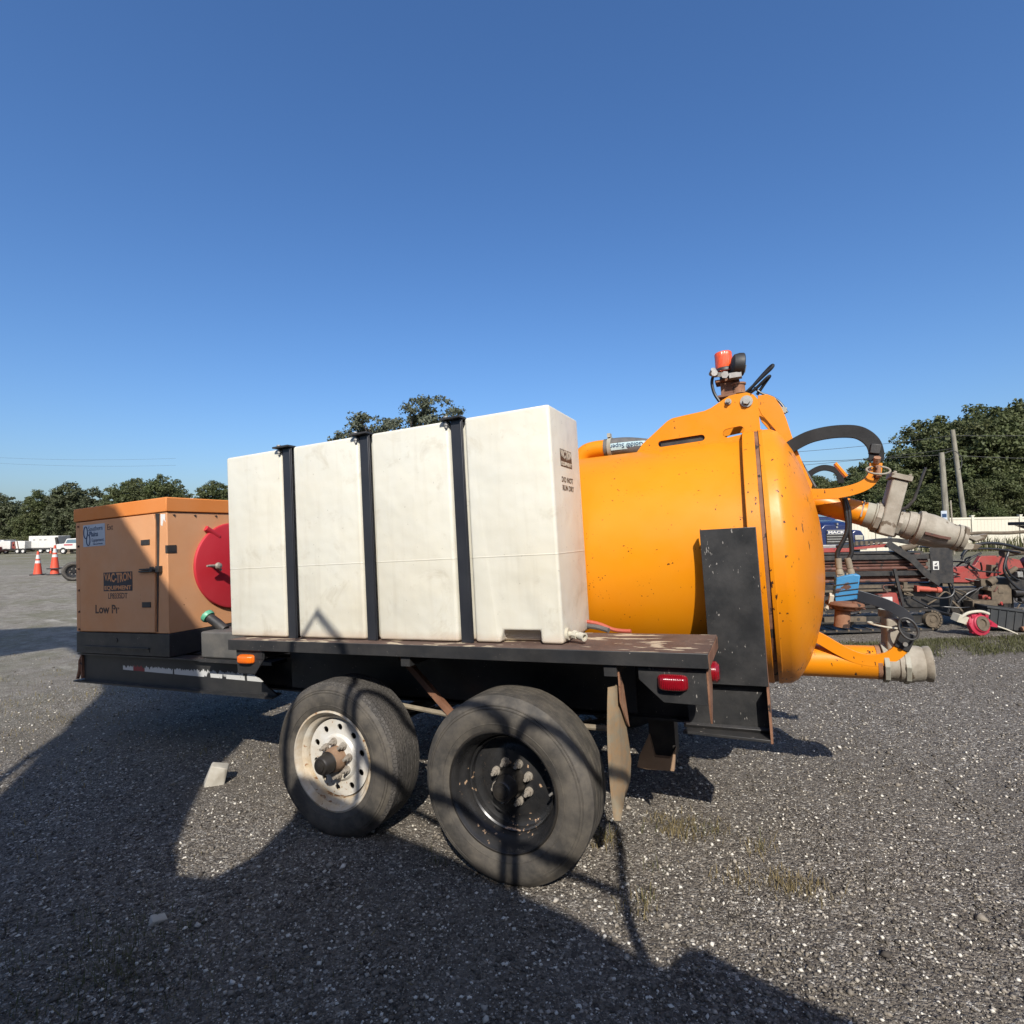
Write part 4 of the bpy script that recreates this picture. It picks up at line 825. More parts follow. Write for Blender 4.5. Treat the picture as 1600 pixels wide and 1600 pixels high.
text('stencil_lettering', 'LP833SDT', 0.056, 'decal_dark', en, face_mY(-1.575, yy - 0.0004, 0.204), sx=0.95, ext=0.0003, bold=0.0004)
text('stencil_lettering', 'Low Pr', 0.085, 'stencil_worn', en, face_mY(-1.735, yy - 0.0004, 0.100), sx=1.15, ext=0.0003, bold=0.002)
text('stencil_lettering', 'Ext', 0.060, 'stencil_worn', en, face_mY(-1.575, yy - 0.0004, 0.702), sx=0.9, ext=0.0003)
b = MB(); b.prism([(-0.985, Y0 - 0.0012, 0.775), (-0.935, Y0 - 0.0012, 0.772), (-0.940, Y0 - 0.0012, 0.735), (-0.932, Y0 - 0.0012, 0.715), (-0.955, Y0 - 0.0012, 0.738), (-0.968, Y0 - 0.0012, 0.692), (-0.985, Y0 - 0.0012, 0.700)], (0, 0.001, 0)); obj('peeled_paint', b, 'decal_peel', en)
b = MB()
for y_, z_ in ((0.30, 0.765), (0.455, 0.765), (0.62, 0.765), (0.80, 0.765)): b.cyl((X1, y_, z_), (X1 + 0.006, y_, z_), 0.010, n=3)
obj('roof_screw', b, 'rig_black', en)
# red round cover on the rear face with its T handle
b = MB(); b.lathe([(0.001, 0.0), (0.001, 0.318), (0.012, 0.322), (0.024, 0.316), (0.028, 0.30), (0.029, 0.0)], (X1, 0.752, 0.392), (1, 0, 0), 72); cov = obj('round_cover', b, 'red_paint', en)
b = MB(); b.tube([(X1 + 0.012, 0.53, 0.674), (X1 + 0.012, 0.63, 0.61)], 0.021, 14); obj('cover_lug', b, 'red_paint', cov)
b = MB(); b.cyl((X1 + 0.029, 0.565, 0.395), (X1 + 0.075, 0.565, 0.395), 0.012, n=12).lathe([(0, 0.0), (0.004, 0.02), (0.018, 0.026), (0.034, 0.02), (0.040, 0.0)], (X1 + 0.07, 0.565, 0.395), (1, 0, 0), 18).tube([(X1 + 0.075, 0.565, 0.395), (X1 + 0.085, 0.515, 0.398), (X1 + 0.09, 0.475, 0.400)], [0.012, 0.011, 0.007], 10).tube([(X1 + 0.075, 0.565, 0.395), (X1 + 0.085, 0.59, 0.36)], 0.010, 10); obj('cover_handle', b, 'lug', cov)
# skid base, with forklift slot and hole
b = MB(); b.box((X0 - 0.002, Y0 - 0.002, -0.198), (X1 + 0.002, Y1, -0.0435)); bs = obj('skid_base', b, 'black_paint', T, 0.003)
b = MB(); b.box((-1.885, Y0 - 0.006, -0.172), (-1.13, Y0 - 0.0025, -0.150)); obj('base_ledge', b, 'rig_black', bs); b = MB(); b.box((-1.885, Y0 - 0.016, -0.1495), (-1.13, Y0 - 0.0025, -0.142)); obj('base_ledge', b, 'black_paint', bs)
b = MB(); b.cyl((-1.505, Y0 - 0.0022, -0.095), (-1.505, Y0 - 0.006, -0.095), 0.016, n=16); obj('base_hole', b, 'rig_black', bs)
# grey fuel tank with green capped filler
b = MB(); b.box((-0.535, 0.20, -0.178), (-0.02, 0.95, -0.012)); ft = obj('fuel_tank', b, 'grey_tank', T, 0.012, 3)
b = MB(); b.box((-0.535, 0.185, -0.200), (0.10, 0.30, -0.180)); obj('fuel_tank_shelf', b, 'black_paint', ft)
b = MB(); b.tube([(-0.46, 0.32, -0.02), (-0.52, 0.31, 0.025), (-0.585, 0.30, 0.065)], 0.030, 18); obj('filler_neck', b, 'rig_black', ft)
b = MB(); b.lathe([(0, 0.0), (0, 0.040), (0.006, 0.043), (0.028, 0.043), (0.034, 0.036), (0.036, 0.0)], (-0.582, 0.30, 0.062), (-0.78, -0.12, 0.58), 10); obj('filler_cap', b, 'green_cap', ft)
b = MB(); b.tube(spline([(-2.01, 0.30, -0.22), (-2.035, 0.29, -0.27), (-2.03, 0.285, -0.33), (-2.05, 0.28, -0.40)], 4), 0.012, 8); obj('safety_chain', b, 'rust', T)

# ------------------------------------------------------------------ placing things in the yard: metres ahead of / beside the photographer
FH = Vector((FWD.x, FWD.y, 0)).normalized(); RH = Vector((RIGHT.x, RIGHT.y, 0)).normalized()
def yard(ahead, side):
    p = Vector((CAM.x, CAM.y, 0)) + FH*ahead + RH*side; return p.x, p.y
def stand(ahead, side, turn=0.0, dz=0.0, s=1.0):
    x, y = yard(ahead, side); a = math.atan2(RH.y, RH.x) + turn
    return Matrix.Translation((x, y, gz(x, y) + dz)) @ Matrix.Rotation(a, 4, 'Z') @ Matrix.Scale(s, 4)

# ---- rock, stones and tufts by the trailer
def rock(name, x, y, size, rz, label, seed, sq=(1, 0.8, 1.2), mat='rock'):
    bm = bmesh.new(); rr = random.Random(seed)
    for cx in (-1, 1):
        for cy in (-1, 1):
            for cz in (-1, 1):
                for k in range(3): bm.verts.new((cx*rr.uniform(0.45, 1.0)*sq[0]*size, cy*rr.uniform(0.45, 1.0)*sq[1]*size, cz*rr.uniform(0.5, 1.0)*sq[2]*size))
    r_ = bmesh.ops.convex_hull(bm, input=bm.verts); bmesh.ops.delete(bm, geom=[v for v in r_['geom_interior'] if isinstance(v, bmesh.types.BMVert)], context='VERTS')
    bmesh.ops.bevel(bm, geom=list(bm.edges), offset=size*0.05, segments=1, affect='EDGES')
    me = bpy.data.meshes.new(name); bm.to_mesh(me); bm.free(); me.materials.append(MATS[mat])
    o = bpy.data.objects.new(name, me); COL.objects.link(o); o.location = (x, y, gz(x, y) + size*sq[2]*0.62); o.rotation_euler = (0.15, 0.25, rz)
    tag(o, label, 'rock'); return o
rock('rock', -2.165, 0.27, 0.062, 0.9, 'pale angular rock lying on the gravel in front of the white rimmed wheel', 21, (0.95, 0.85, 1.25))
rock('rock', -1.20, -0.715, 0.026, 1.2, 'small flat pale stone lying in the dark shade near the camera', 8, (1.2, 0.9, 0.5))

def blades(name, mat, pts, hmin, hmax, n_per, spread, label, lean=0.9, w=0.0022):
    V = []; F = []
    for (x, y) in pts:
        for i in range(n_per):
            bx = x + random.gauss(0, spread); by = y + random.gauss(0, spread); h = random.uniform(hmin, hmax); a = random.uniform(0, 2*PI); l = random.uniform(0.1, lean)*h
            ww = w*random.uniform(0.6, 1.3); z = gz(bx, by); dx, dy = math.cos(a), math.sin(a); o = len(V)
            V += [(bx - dy*ww, by + dx*ww, z), (bx + dy*ww, by - dx*ww, z), (bx + dx*l*0.45 - dy*ww*0.8, by + dy*l*0.45 + dx*ww*0.8, z + h*0.7), (bx + dx*l*0.45 + dy*ww*0.8, by + dy*l*0.45 - dx*ww*0.8, z + h*0.7), (bx + dx*l, by + dy*l, z + h*random.uniform(0.75, 1.05))]
            F += [(o, o+1, o+3, o+2), (o+2, o+3, o+4)]
    me = bpy.data.meshes.new(name); me.from_pydata(V, [], F); me.materials.append(MATS[mat])
    o = bpy.data.objects.new(name, me); COL.objects.link(o); tag(o, label, None, None, 'stuff'); return o
blades('dry_tufts', 'grass_dry', [(1.06, 0.326), (1.02, 0.30), (0.852, 0.284), (0.94, 0.573), (0.526, 0.015), (0.283, 0.36), (0.586, 0.596), (0.62, 0.56), (0.55, 0.62), (0.75, 0.65), (1.12, 0.31), (0.30, 0.40), (0.62, 0.72), (0.50, 0.66), (1.00, 0.33)], 0.012, 0.050, 60, 0.042, 'yellowed grass tufts poking through the gravel beside the rear wheel', 1.3, 0.0014)
blades('green_tufts', 'grass_blade', [(0.95, 0.565), (0.506, 0.237), (0.60, 0.62), (0.70, 0.60), (0.29, 0.37), (-0.30, 0.10), (-0.36, 0.02), (0.66, 0.70), (0.53, 0.03), (0.45, 0.55)], 0.02, 0.07, 12, 0.03, 'sparse green grass blades growing in the gravel', 1.2, 0.0014)
blades('shade_grass', 'grass_blade', [(-1.1 + random.gauss(0, 0.28), -0.95 + random.gauss(0, 0.16)) for _ in range(55)], 0.015, 0.05, 14, 0.05, 'thin weeds and straw in the shade at the near left', 1.4, 0.0013)
blades('straw', 'grass_dry', [(-0.8 + random.gauss(0, 0.7), -0.55 + random.gauss(0, 0.35)) for _ in range(110)], 0.003, 0.008, 2, 0.04, 'scattered dry straw on the shaded gravel', 9.0, 0.0012)
blades('lit_straw', 'grass_dry', [(random.uniform(0.2, 2.6), random.uniform(-0.3, 1.8)) for _ in range(46)], 0.003, 0.008, 1, 0.02, 'single dry straws lying on the sunlit gravel', 9.0, 0.0012)
blades('left_weeds', 'grass_dry', [(-5.0 + random.gauss(0, 1.6), 0.8 + random.gauss(0, 1.2)) for _ in range(260)], 0.01, 0.045, 10, 0.07, 'low dry weeds on the lot left of the engine box', 1.0, 0.002)
blades('grass_strip', 'grass_blade', [yard(a_, s_) for a_, s_ in ((random.uniform(5.75, 6.55), random.uniform(2.0, 9.5)) for _ in range(3600)) if math.sin(3.1*s_ + 2*a_)*math.sin(7.3*s_ - 5*a_) + 1.6*(a_ - 5.95) > random.uniform(-0.9, 0.6)], 0.008, 0.05, 12, 0.045, 'strip of short green grass along the concrete pad', 0.9, 0.0028)

# concrete pad under the drilling machines
c = [yard(6.55, 1.5), yard(6.45, 12.0), yard(7.9, 12.0), yard(8.0, 1.5)]
b = MB(); b.prism([(x, y, gz(x, y) - 0.06) for x, y in c], (0, 0, 0.075)); pad = obj('concrete_pad', b, 'concrete'); tag(pad, 'narrow weathered concrete strip under the drilling rig', None, None, 'structure')

# ---- drilling rig (local: x along the pad, y away, z up)
rig = empty('drilling_rig', stand(7.2, 5.02, 0.02, 0.012), 'black and red tracked drilling rig with a rack of rusty drill rods', 'drill rig')
b = MB()
for i, (zz, yy) in enumerate([(0.64, 0.0), (0.64, 0.12), (0.69, 0.03), (0.69, 0.15), (0.80, 0.0), (0.80, 0.12), (0.845, 0.03), (0.89, 0.0), (0.89, 0.12), (0.935, 0.04), (0.965, 0.12), (0.755, 0.10)]):
    obj('drill_rod', MB().cyl((-2.3, yy, zz), (0.38, yy, zz), 0.0235, n=12), 'rig_pipe', rig)
for zz in (0.705, 0.915):
    b = MB(); b.box((-2.3, -0.055, zz), (0.52, -0.028, zz + 0.062)); obj('rack_rail', b, 'rig_black', rig, 0.004)
b = MB(); b.box((-2.3, -0.05, 0.99), (0.30, 0.22, 1.015)); obj('rack_cover', b, 'rig_black', rig)
b = MB(); b.box((-2.3, -0.02, 1.018), (-0.60, 0.20, 1.07)); obj('red_cover', b, 'rig_red', rig, 0.006)
b = MB(); b.box((0.375, -0.075, 0.60), (0.67, -0.060, 1.07)).box((0.655, -0.0595, 0.60), (0.67, 0.22, 1.07)).box((0.375, -0.059, 1.055), (0.654, 0.22, 1.07)); ep = obj('rack_end_plate', b, 'rig_black', rig, 0.004)
b = MB(); b.box((0.40, -0.078, 0.775), (0.478, -0.0755, 0.885)); lb = obj('rack_label', b, 'white_paint', rig)
b = MB(); b.prism([(0.415, -0.080, 0.845), (0.46, -0.080, 0.87), (0.445, -0.080, 0.84), (0.465, -0.080, 0.83)], (0, 0.0015, 0)).box((0.415, -0.080, 0.785), (0.463, -0.0785, 0.82)); obj('label_mark', b, 'decal_dark', lb)
b = MB(); b.strip([(-0.20, -0.095, 1.13), (0.10, -0.095, 0.93), (0.30, -0.095, 0.72), (0.47, -0.095, 0.60)], (0.6, 0, 0.8), 0.085, 0.014); obj('diagonal_arm', b, 'rig_black', rig, 0.003)
b = MB(); b.strip(spline([(-0.75, 0.05, 1.08), (-0.40, 0.05, 1.14), (-0.05, 0.05, 1.165), (0.20, 0.05, 1.13)], 5), (0, 1, 0), 0.10, 0.05); obj('hose_carrier', b, 'rig_black', rig)
for k in range(12):
    x = -0.62 + k*0.065; obj('carrier_link', MB().box((x, -0.005, 1.10 + 0.004*k - 0.0006*k*k*2), (x + 0.035, 0.004, 1.155 + 0.004*k - 0.0006*k*k*2)), 'mud', rig)
b = MB(); b.prism([(-0.62, -0.02, 1.075), (-0.10, -0.02, 1.12), (-0.05, -0.02, 1.105), (-0.10, -0.02, 1.08), (-0.60, -0.02, 1.05)], (0, 0.2, 0)); obj('red_wedge', b, 'rig_red', rig)
obj('grey_pipe_stub', MB().tube([(0.0, -0.05, 1.05), (0.14, -0.05, 1.075), (0.24, -0.05, 1.13)], 0.04, 12), 'mud', rig)
b = MB(); b.box((-2.3, 0.02, 0.28), (0.55, 0.30, 0.60)); obj('rig_body', b, 'rig_black', rig, 0.01)
b = MB(); b.box((-2.2, -0.06, 0.51), (-0.15, -0.03, 0.535)).box((-0.62, -0.07, 0.555), (-0.28, -0.045, 0.59)); obj('body_ledge', b, 'mud', rig)
b = MB(); b.prism([(-0.34, -0.09, 0.47), (-0.10, -0.09, 0.49), (-0.06, -0.09, 0.31), (-0.28, -0.09, 0.31)], (0, 0.10, 0)); rb = obj('red_side_box', b, 'rig_red', rig, 0.004)
b = MB(); b.box((-0.29, -0.094, 0.385), (-0.16, -0.0905, 0.44)); obj('box_label', b, 'white_paint', rb)
obj('control_lever', MB().strip([(-0.14, -0.12, 0.80), (-0.10, -0.12, 0.60), (-0.04, -0.12, 0.32)], (1, 0, 0.2), 0.035, 0.02), 'rig_black', rig)
obj('red_cylinder', MB().cyl((0.18, -0.05, 0.535), (0.36, -0.05, 0.520), 0.036, n=14).cyl((0.355, -0.05, 0.52), (0.45, -0.05, 0.512), 0.028, n=12).cyl((0.445, -0.05, 0.512), (0.50, -0.05, 0.508), 0.04, n=10).box((0.17, -0.09, 0.50), (0.20, -0.01, 0.575)), 'rig_orange', rig)
b = MB(); b.box((0.02, -0.06, 0.46), (0.07, 0.0, 0.62)).box((-0.10, -0.05, 0.55), (0.16, 0.0, 0.58)).cyl((-0.02, -0.07, 0.52), (0.12, -0.07, 0.52), 0.02, n=8); obj('rig_linkage', b, 'mud', rig); obj('rig_bracket', MB().box((0.40, -0.04, 0.585), (0.45, 0.0, 0.62)), 'mud', rig)
for pts in ([(0.62, -0.05, 0.66), (0.66, -0.08, 0.52), (0.60, -0.09, 0.43), (0.45, -0.08, 0.41), (0.30, -0.06, 0.45)], [(0.10, -0.08, 0.42), (0.25, -0.1, 0.33), (0.45, -0.1, 0.24), (0.62, -0.08, 0.20)], [(0.64, -0.02, 0.60), (0.66, -0.04, 0.42), (0.60, -0.04, 0.20)]):
    obj('rig_hose', MB().tube(spline(pts, 6), 0.012, 8), 'hose_black', rig)
def track(name, x0, x1, r, y0, y1, parent):
    pts = []
    for i in range(14): pts.append((x0 + (x1 - x0)*i/14, 2*r))
    for i in range(10): a = PI/2 - PI*i/10; pts.append((x1 + r*math.cos(a), r + r*math.sin(a)))
    for i in range(14): pts.append((x1 - (x1 - x0)*i/14, 0.0))
    for i in range(10): a = -PI/2 - PI*i/10; pts.append((x0 + r*math.cos(a), r + r*math.sin(a)))
    n = len(pts); vs = []; fs = []
    for i, (x, z) in enumerate(pts):
        nx_, nz_ = pts[(i+1) % n][0] - pts[i-1][0], pts[(i+1) % n][1] - pts[i-1][1]; L = math.hypot(nx_, nz_); ux, uz = -nz_/L, nx_/L
        for o_ in (0.0, 0.028):
            for y in (y0, y1): vs.append((x + ux*(-o_ + 0.014), y, z + uz*(-o_ + 0.014) + 0.014))
    for i in range(n):
        a = i*4; c_ = ((i+1) % n)*4
        fs += [(a, a+1, c_+1, c_), (a+2, c_+2, c_+3, a+3), (a, c_, c_+2, a+2), (a+1, a+3, c_+3, c_+1)]
    tr = obj(name, MB().add(vs, fs), 'rig_black', parent)
    lug = mesh_of(MB().box((-0.012, y0 - 0.004, 0.0), (0.012, y1 + 0.004, 0.022)), 'track_shoe', 'mud')
    for i in range(0, n):
        x, z = pts[i]; tx, tz = pts[(i+1) % n][0] - pts[i-1][0], pts[(i+1) % n][1] - pts[i-1][1]
        o = bpy.data.objects.new('track_shoe', lug); COL.objects.link(o); o.parent = tr; o.location = (x, 0, z + 0.014); o.rotation_euler = (0, math.atan2(tz, -tx) , 0)
    return tr
t_ = track('crawler_track', -1.85, 0.33, 0.125, -0.12, 0.10, rig)
for xs_ in (-1.85, -1.3, -0.75, -0.25, 0.33):
    r = 0.095 if xs_ in (-1.85, 0.33) else 0.06
    w_ = obj('track_wheel', MB().lathe([(0, 0.0), (0, r*0.3), (0.008, r*0.34), (0.010, r*0.62), (0.0, r*0.7), (0.0, r), (0.06, r), (0.06, 0.0)], (xs_, -0.125, 0.14), (0, 1, 0), 20), 'mud', t_)
track('crawler_track', -1.85, 0.33, 0.125, 0.75, 0.97, rig)
b = MB(); b.box((-1.8, -0.06, 0.09), (0.30, 0.06, 0.19)); obj('track_frame', b, 'rig_black', rig)
b = MB(); b.box((-1.15, -0.26, 0.16), (-0.62, -0.20, 0.22)); o = obj('steel_bar', b, 'mud', rig); b = MB(); b.cyl((-0.72, -0.261, 0.19), (-0.72, -0.264, 0.19), 0.02, n=12); obj('bar_hole', b, 'rig_black', o)

# ---- second red machine, to the right
tr2 = empty('trencher', stand(7.35, 6.35, 0.0, 0.012), 'red and muddy trencher with exposed hydraulics at the right edge', 'trencher')
b = MB(); b.prism([(-0.62, 0.0, 0.74), (-0.20, 0.0, 0.78), (-0.12, 0.0, 0.90), (0.10, 0.0, 0.90), (0.40, 0.0, 0.84), (0.46, 0.0, 0.70), (0.20, 0.0, 0.66), (-0.05, 0.0, 0.60), (-0.30, 0.0, 0.55), (-0.62, 0.0, 0.56), (-0.40, 0.0, 0.66)], (0, 0.06, 0)); obj('red_frame', b, 'rig_red', tr2, 0.006)
b = MB(); b.box((-0.04, -0.006, 0.68), (0.06, -0.001, 0.76)); obj('frame_label', b, 'white_paint', tr2)
b = MB(); b.box((-0.62, 0.03, 0.50), (0.05, 0.12, 0.55)); obj('tan_ledge', b, 'mud', tr2)
b = MB(); b.prism([(0.60, -0.03, 0.80), (0.68, -0.03, 0.86), (0.80, -0.03, 0.86), (0.98, -0.03, 0.74), (1.02, -0.03, 0.52), (0.90, -0.03, 0.42), (0.80, -0.03, 0.45), (0.72, -0.03, 0.62)], (0, 0.30, 0)); gd = obj('round_guard', b, 'rig_red', tr2, 0.01)
b = MB(); b.strip([(0.62, -0.045, 0.66), (0.72, -0.045, 0.60), (0.90, -0.045, 0.80)], (0, 1, 0), 0.02, 0.02); obj('guard_strap', b, 'rig_black', gd)
b = MB(); b.box((-0.10, -0.12, 0.28), (0.16, 0.10, 0.52)).box((-0.02, -0.13, 0.42), (0.05, -0.121, 0.49)).cyl((-0.12, -0.1, 0.55), (-0.04, -0.1, 0.60), 0.05, n=12).box((-0.20, -0.08, 0.50), (0.0, 0.06, 0.60)); obj('mud_engine', b, 'mud', tr2, 0.008)
b = MB(); b.box((0.16, -0.10, 0.45), (0.62, 0.14, 0.60)).cyl((0.18, -0.12, 0.42), (0.56, -0.12, 0.44), 0.05, n=14).cyl((0.25, -0.13, 0.32), (0.45, -0.13, 0.31), 0.04, n=14).box((0.30, -0.12, 0.60), (0.42, 0.0, 0.72)); obj('hydraulic_block', b, 'rig_black', tr2, 0.008)
b = MB(); b.box((0.18, -0.03, 0.62), (0.56, 0.08, 0.70)).cyl((0.12, -0.07, 0.64), (0.28, -0.07, 0.74), 0.03, n=10).cyl((0.34, -0.10, 0.66), (0.52, -0.10, 0.62), 0.03, n=10); obj('valve_bank', b, 'mud', tr2, 0.006)
b = MB(); b.box((-0.56, 0.0, 0.10), (0.3, 0.4, 0.48)); obj('dark_underbody', b, 'rig_black', tr2, 0.02)
for pts in ([(-0.40, -0.03, 0.90), (-0.30, -0.05, 1.02), (-0.10, -0.05, 1.07), (0.15, -0.05, 1.05), (0.40, -0.05, 0.98), (0.55, -0.05, 0.95)], [(-0.42, -0.05, 0.86), (-0.36, -0.06, 0.98), (-0.20, -0.06, 1.0), (0.05, -0.06, 0.99), (0.35, -0.06, 0.94)], [(0.16, -0.1, 0.95), (0.10, -0.12, 0.80), (0.14, -0.13, 0.66), (0.26, -0.12, 0.58)], [(0.50, -0.08, 0.74), (0.62, -0.1, 0.62), (0.80, -0.1, 0.52)], [(-0.34, -0.02, 0.80), (-0.28, -0.04, 0.88), (-0.15, -0.04, 0.94)], [(-0.52, -0.08, 0.30), (-0.40, -0.1, 0.42), (-0.20, -0.1, 0.50)], [(0.1, -0.14, 0.90), (0.05, -0.15, 0.70), (0.18, -0.16, 0.50), (0.30, -0.15, 0.45)]):
    obj('trencher_hose', MB().tube(spline(pts, 6), 0.020 if len(pts) > 5 else 0.014, 8), 'hose_black', tr2)
b = MB(); b.tube(spline([(0.16, 0.0, 0.93), (0.45, 0.0, 0.96), (0.80, 0.0, 1.0), (1.3, 0.0, 1.02)], 4), 0.05, 10); obj('grey_boom_pipe', b, 'mud', tr2)
b = MB(); b.box((0.48, -0.02, 1.30), (2.2, 0.25, 1.345)).prism([(0.50, -0.02, 1.298), (2.0, -0.02, 1.298), (2.0, -0.02, 1.15), (0.95, -0.02, 1.16), (0.75, -0.02, 1.21)], (0, 0.2, 0)); obj('black_arm', b, 'rig_black', tr2, 0.008)
b = MB(); b.lathe([(0, 0.0), (0.0, 0.10), (0.02, 0.125), (0.24, 0.12), (0.26, 0.09), (0.26, 0.0)], (0.62, -0.06, 1.06), (1, 0.1, -0.05), 20); obj('black_drum', b, 'rubber_clean', tr2)
b = MB(); b.tube(spline([(-0.36, 0.02, 1.19), (-0.1, 0.0, 1.205), (0.25, 0.0, 1.20), (0.6, 0.0, 1.215), (1.0, 0.0, 1.18)], 5), 0.022, 8); obj('muddy_rod', b, 'mud', tr2)
b = MB(); b.tube([(-0.60, -0.25, 0.05), (-0.35, -0.25, 0.06)], 0.02, 8).box((-0.42, -0.2, 0.14), (-0.10, -0.05, 0.33)); obj('steel_tray', b, 'mud', tr2)

rg = random.Random(31)
for k in range(22):
    x0 = rg.uniform(-0.6, 0.7); z0 = rg.uniform(0.25, 0.9); pts = [(x0, rg.uniform(-0.14, 0.05), z0)]
    for j in range(3): pts.append((pts[-1][0] + rg.uniform(-0.16, 0.2), rg.uniform(-0.16, 0.02), min(1.0, max(0.12, pts[-1][2] + rg.uniform(-0.2, 0.16)))))
    obj('hydraulic_line', MB().tube(spline(pts, 5), rg.choice((0.008, 0.010, 0.014)), 7), rg.choice(('hose_black', 'hose_black', 'rig_black', 'mud', 'rig_pipe')), tr2)
for k in range(14):
    x0 = rg.uniform(-0.55, 0.6); z0 = rg.uniform(0.2, 0.7); w_ = rg.uniform(0.03, 0.08); h_ = rg.uniform(0.03, 0.09)
    obj('engine_part', MB().box((x0, -0.10 + rg.uniform(-0.05, 0.04), z0), (x0 + w_, 0.05, z0 + h_), (0, rg.uniform(-0.4, 0.4), 0)).cyl((x0 + w_/2, -0.13, z0 + h_/2), (x0 + w_/2, -0.05, z0 + h_/2), 0.018, n=8), rg.choice(('rig_black', 'mud', 'rig_pipe', 'rig_red', 'steel')), tr2, 0.004)
for k in range(12):
    x0 = rg.uniform(-1.1, 0.5); z0 = rg.uniform(0.27, 0.56); pts = [(x0, rg.uniform(-0.10, -0.04), z0)]
    for j in range(3): pts.append((pts[-1][0] + rg.uniform(-0.1, 0.22), rg.uniform(-0.12, -0.03), min(0.58, max(0.22, pts[-1][2] + rg.uniform(-0.1, 0.1)))))
    obj('hydraulic_line', MB().tube(spline(pts, 5), rg.choice((0.007, 0.010)), 7), rg.choice(('hose_black', 'rig_pipe', 'mud')), rig)

# ---- red hub and battery crate lying in front of it
wn = empty('winch_hub', stand(6.72, 5.63, 0.1, 0.010), 'bright red round winch hub lying on the concrete strip', 'winch')
b = MB().lathe([(-0.05, 0.0), (-0.05, 0.12), (-0.02, 0.145), (0.02, 0.145), (0.03, 0.11), (0.05, 0.10), (0.055, 0.075)], (0, 0, 0.135), (0.05, -1, 0.18), 28)
for k in range(8): b.box((0.13*math.cos(k*PI/4)-0.02, -0.03, 0.135+0.13*math.sin(k*PI/4)-0.02), (0.13*math.cos(k*PI/4)+0.02, 0.02, 0.135+0.13*math.sin(k*PI/4)+0.02))
obj('winch_housing', b, 'winch_red', wn, 0.004)
b = MB().lathe([(0.05, 0.088), (0.062, 0.088), (0.062, 0.05), (0.045, 0.045), (0.045, 0.0)], (0, 0, 0.135), (0.05, -1, 0.18), 24); obj('winch_ring', b, 'mud', wn)
obj('winch_arm', MB().prism([(0.10, -0.03, 0.20), (0.22, -0.03, 0.12), (0.24, -0.03, 0.08), (0.12, -0.03, 0.10)], (0, 0.05, 0)), 'winch_red', wn, 0.004)
b = MB(); b.tube(spline([(-0.22, 0.02, 0.20), (-0.15, -0.02, 0.27), (0.0, -0.03, 0.285), (0.12, -0.02, 0.25)], 5), 0.018, 8).box((-0.26, 0.0, 0.15), (-0.12, 0.10, 0.24), (0.2, 0.3, 0)); obj('winch_cable', b, 'pvc', wn)
obj('winch_cord', MB().tube(spline([(0.22, -0.03, 0.10), (0.32, -0.06, 0.06), (0.42, -0.10, 0.006)], 5), 0.008, 6), 'pvc', wn)
ct = empty('battery_crate', stand(6.95, 6.12, -0.25, 0.010), 'black ribbed plastic crate tilted beside the red winch hub', 'crate')
b = MB(); b.box((-0.22, -0.12, 0.02), (0.20, 0.14, 0.26), (0, 0.13, 0)); obj('crate_body', b, 'crate', ct, 0.01)
for k in range(5): obj('crate_rib', MB().box((-0.19 + 0.085*k, -0.132, 0.03), (-0.175 + 0.085*k, -0.1205, 0.25), (0, 0.13, 0), (-0.01, 0, 0.14)), 'crate', ct)
obj('crate_rim', MB().box((-0.235, -0.135, 0.255), (0.215, 0.155, 0.28), (0, 0.13, 0), (-0.01, 0, 0.14)), 'crate', ct, 0.004)
rbm = empty('red_beam', stand(6.75, 6.75, -0.15, 0.010), 'red steel channel lying on the ground at the right edge', 'beam')
b = MB(); b.box((-0.36, -0.05, 0.0), (0.9, 0.05, 0.05)).box((-0.36, -0.05, 0.05), (0.9, -0.035, 0.12)).box((-0.36, 0.035, 0.05), (0.9, 0.05, 0.12)); obj('channel', b, 'rig_red', rbm, 0.004)
obj('pipe_fitting', MB().cyl((-0.55, -0.06, 0.03), (-0.40, -0.06, 0.05), 0.028, n=10).cyl((-0.47, -0.06, 0.03), (-0.47, -0.06, 0.16), 0.022, n=8), 'rust_bright', rbm)

# ---- blue truck, seen from the front
tk2 = empty('semi_truck', stand(22.0, 12.95, 0.05), 'dark blue truck with chrome grille bars parked before the cream fence', 'truck')
def sec(y, w, z0, z1, r): return [(-w, y, z0), (-w, y, z1 - r), (-w + r, y, z1), (w - r, y, z1), (w, y, z1 - r), (w, y, z0)]
rings = [sec(0.0, 0.62, 0.55, 1.42, 0.14), sec(0.15, 0.66, 0.5, 1.52, 0.16), sec(0.8, 0.74, 0.5, 1.62, 0.18), sec(1.6, 0.86, 0.5, 1.70, 0.2)]
vs = [p for r in rings for p in r]; fs = [(j*6+i, j*6+(i+1) % 6, (j+1)*6+(i+1) % 6, (j+1)*6+i) for j in range(3) for i in range(6)] + [tuple(range(6)), tuple(range(18, 24))]
hd = obj('hood', MB().add(vs, fs), 'truck_blue', tk2, 0.03, 3)
b = MB(); b.box((-0.46, -0.03, 0.66), (0.46, 0.02, 1.22)); gr = obj('grille', b, 'rig_black', tk2, 0.02)
for z_ in (0.74, 0.84, 0.94, 1.04, 1.19): obj('grille_bar', MB().box((-0.45, -0.06, z_), (0.45, -0.031, z_ + 0.035)), 'steel', gr)
b = MB(); b.box((-0.45, -0.058, 1.075), (0.45, -0.031, 1.185)); obj('name_plate', b, 'truck_blue', gr)
text('name_lettering', 'MACK', 0.135, 'white_paint', gr, face_mY(-0.40, -0.060, 1.085), sx=1.75, bold=0.006, ext=0.004)
obj('hood_emblem', MB().lathe([(0, 0.0), (0, 0.045), (0.02, 0.04), (0.02, 0.0)], (0, -0.005, 1.33), (0, -1, 0), 16).box((-0.03, -0.06, 1.42), (0.03, 0.12, 1.50)), 'steel', hd)
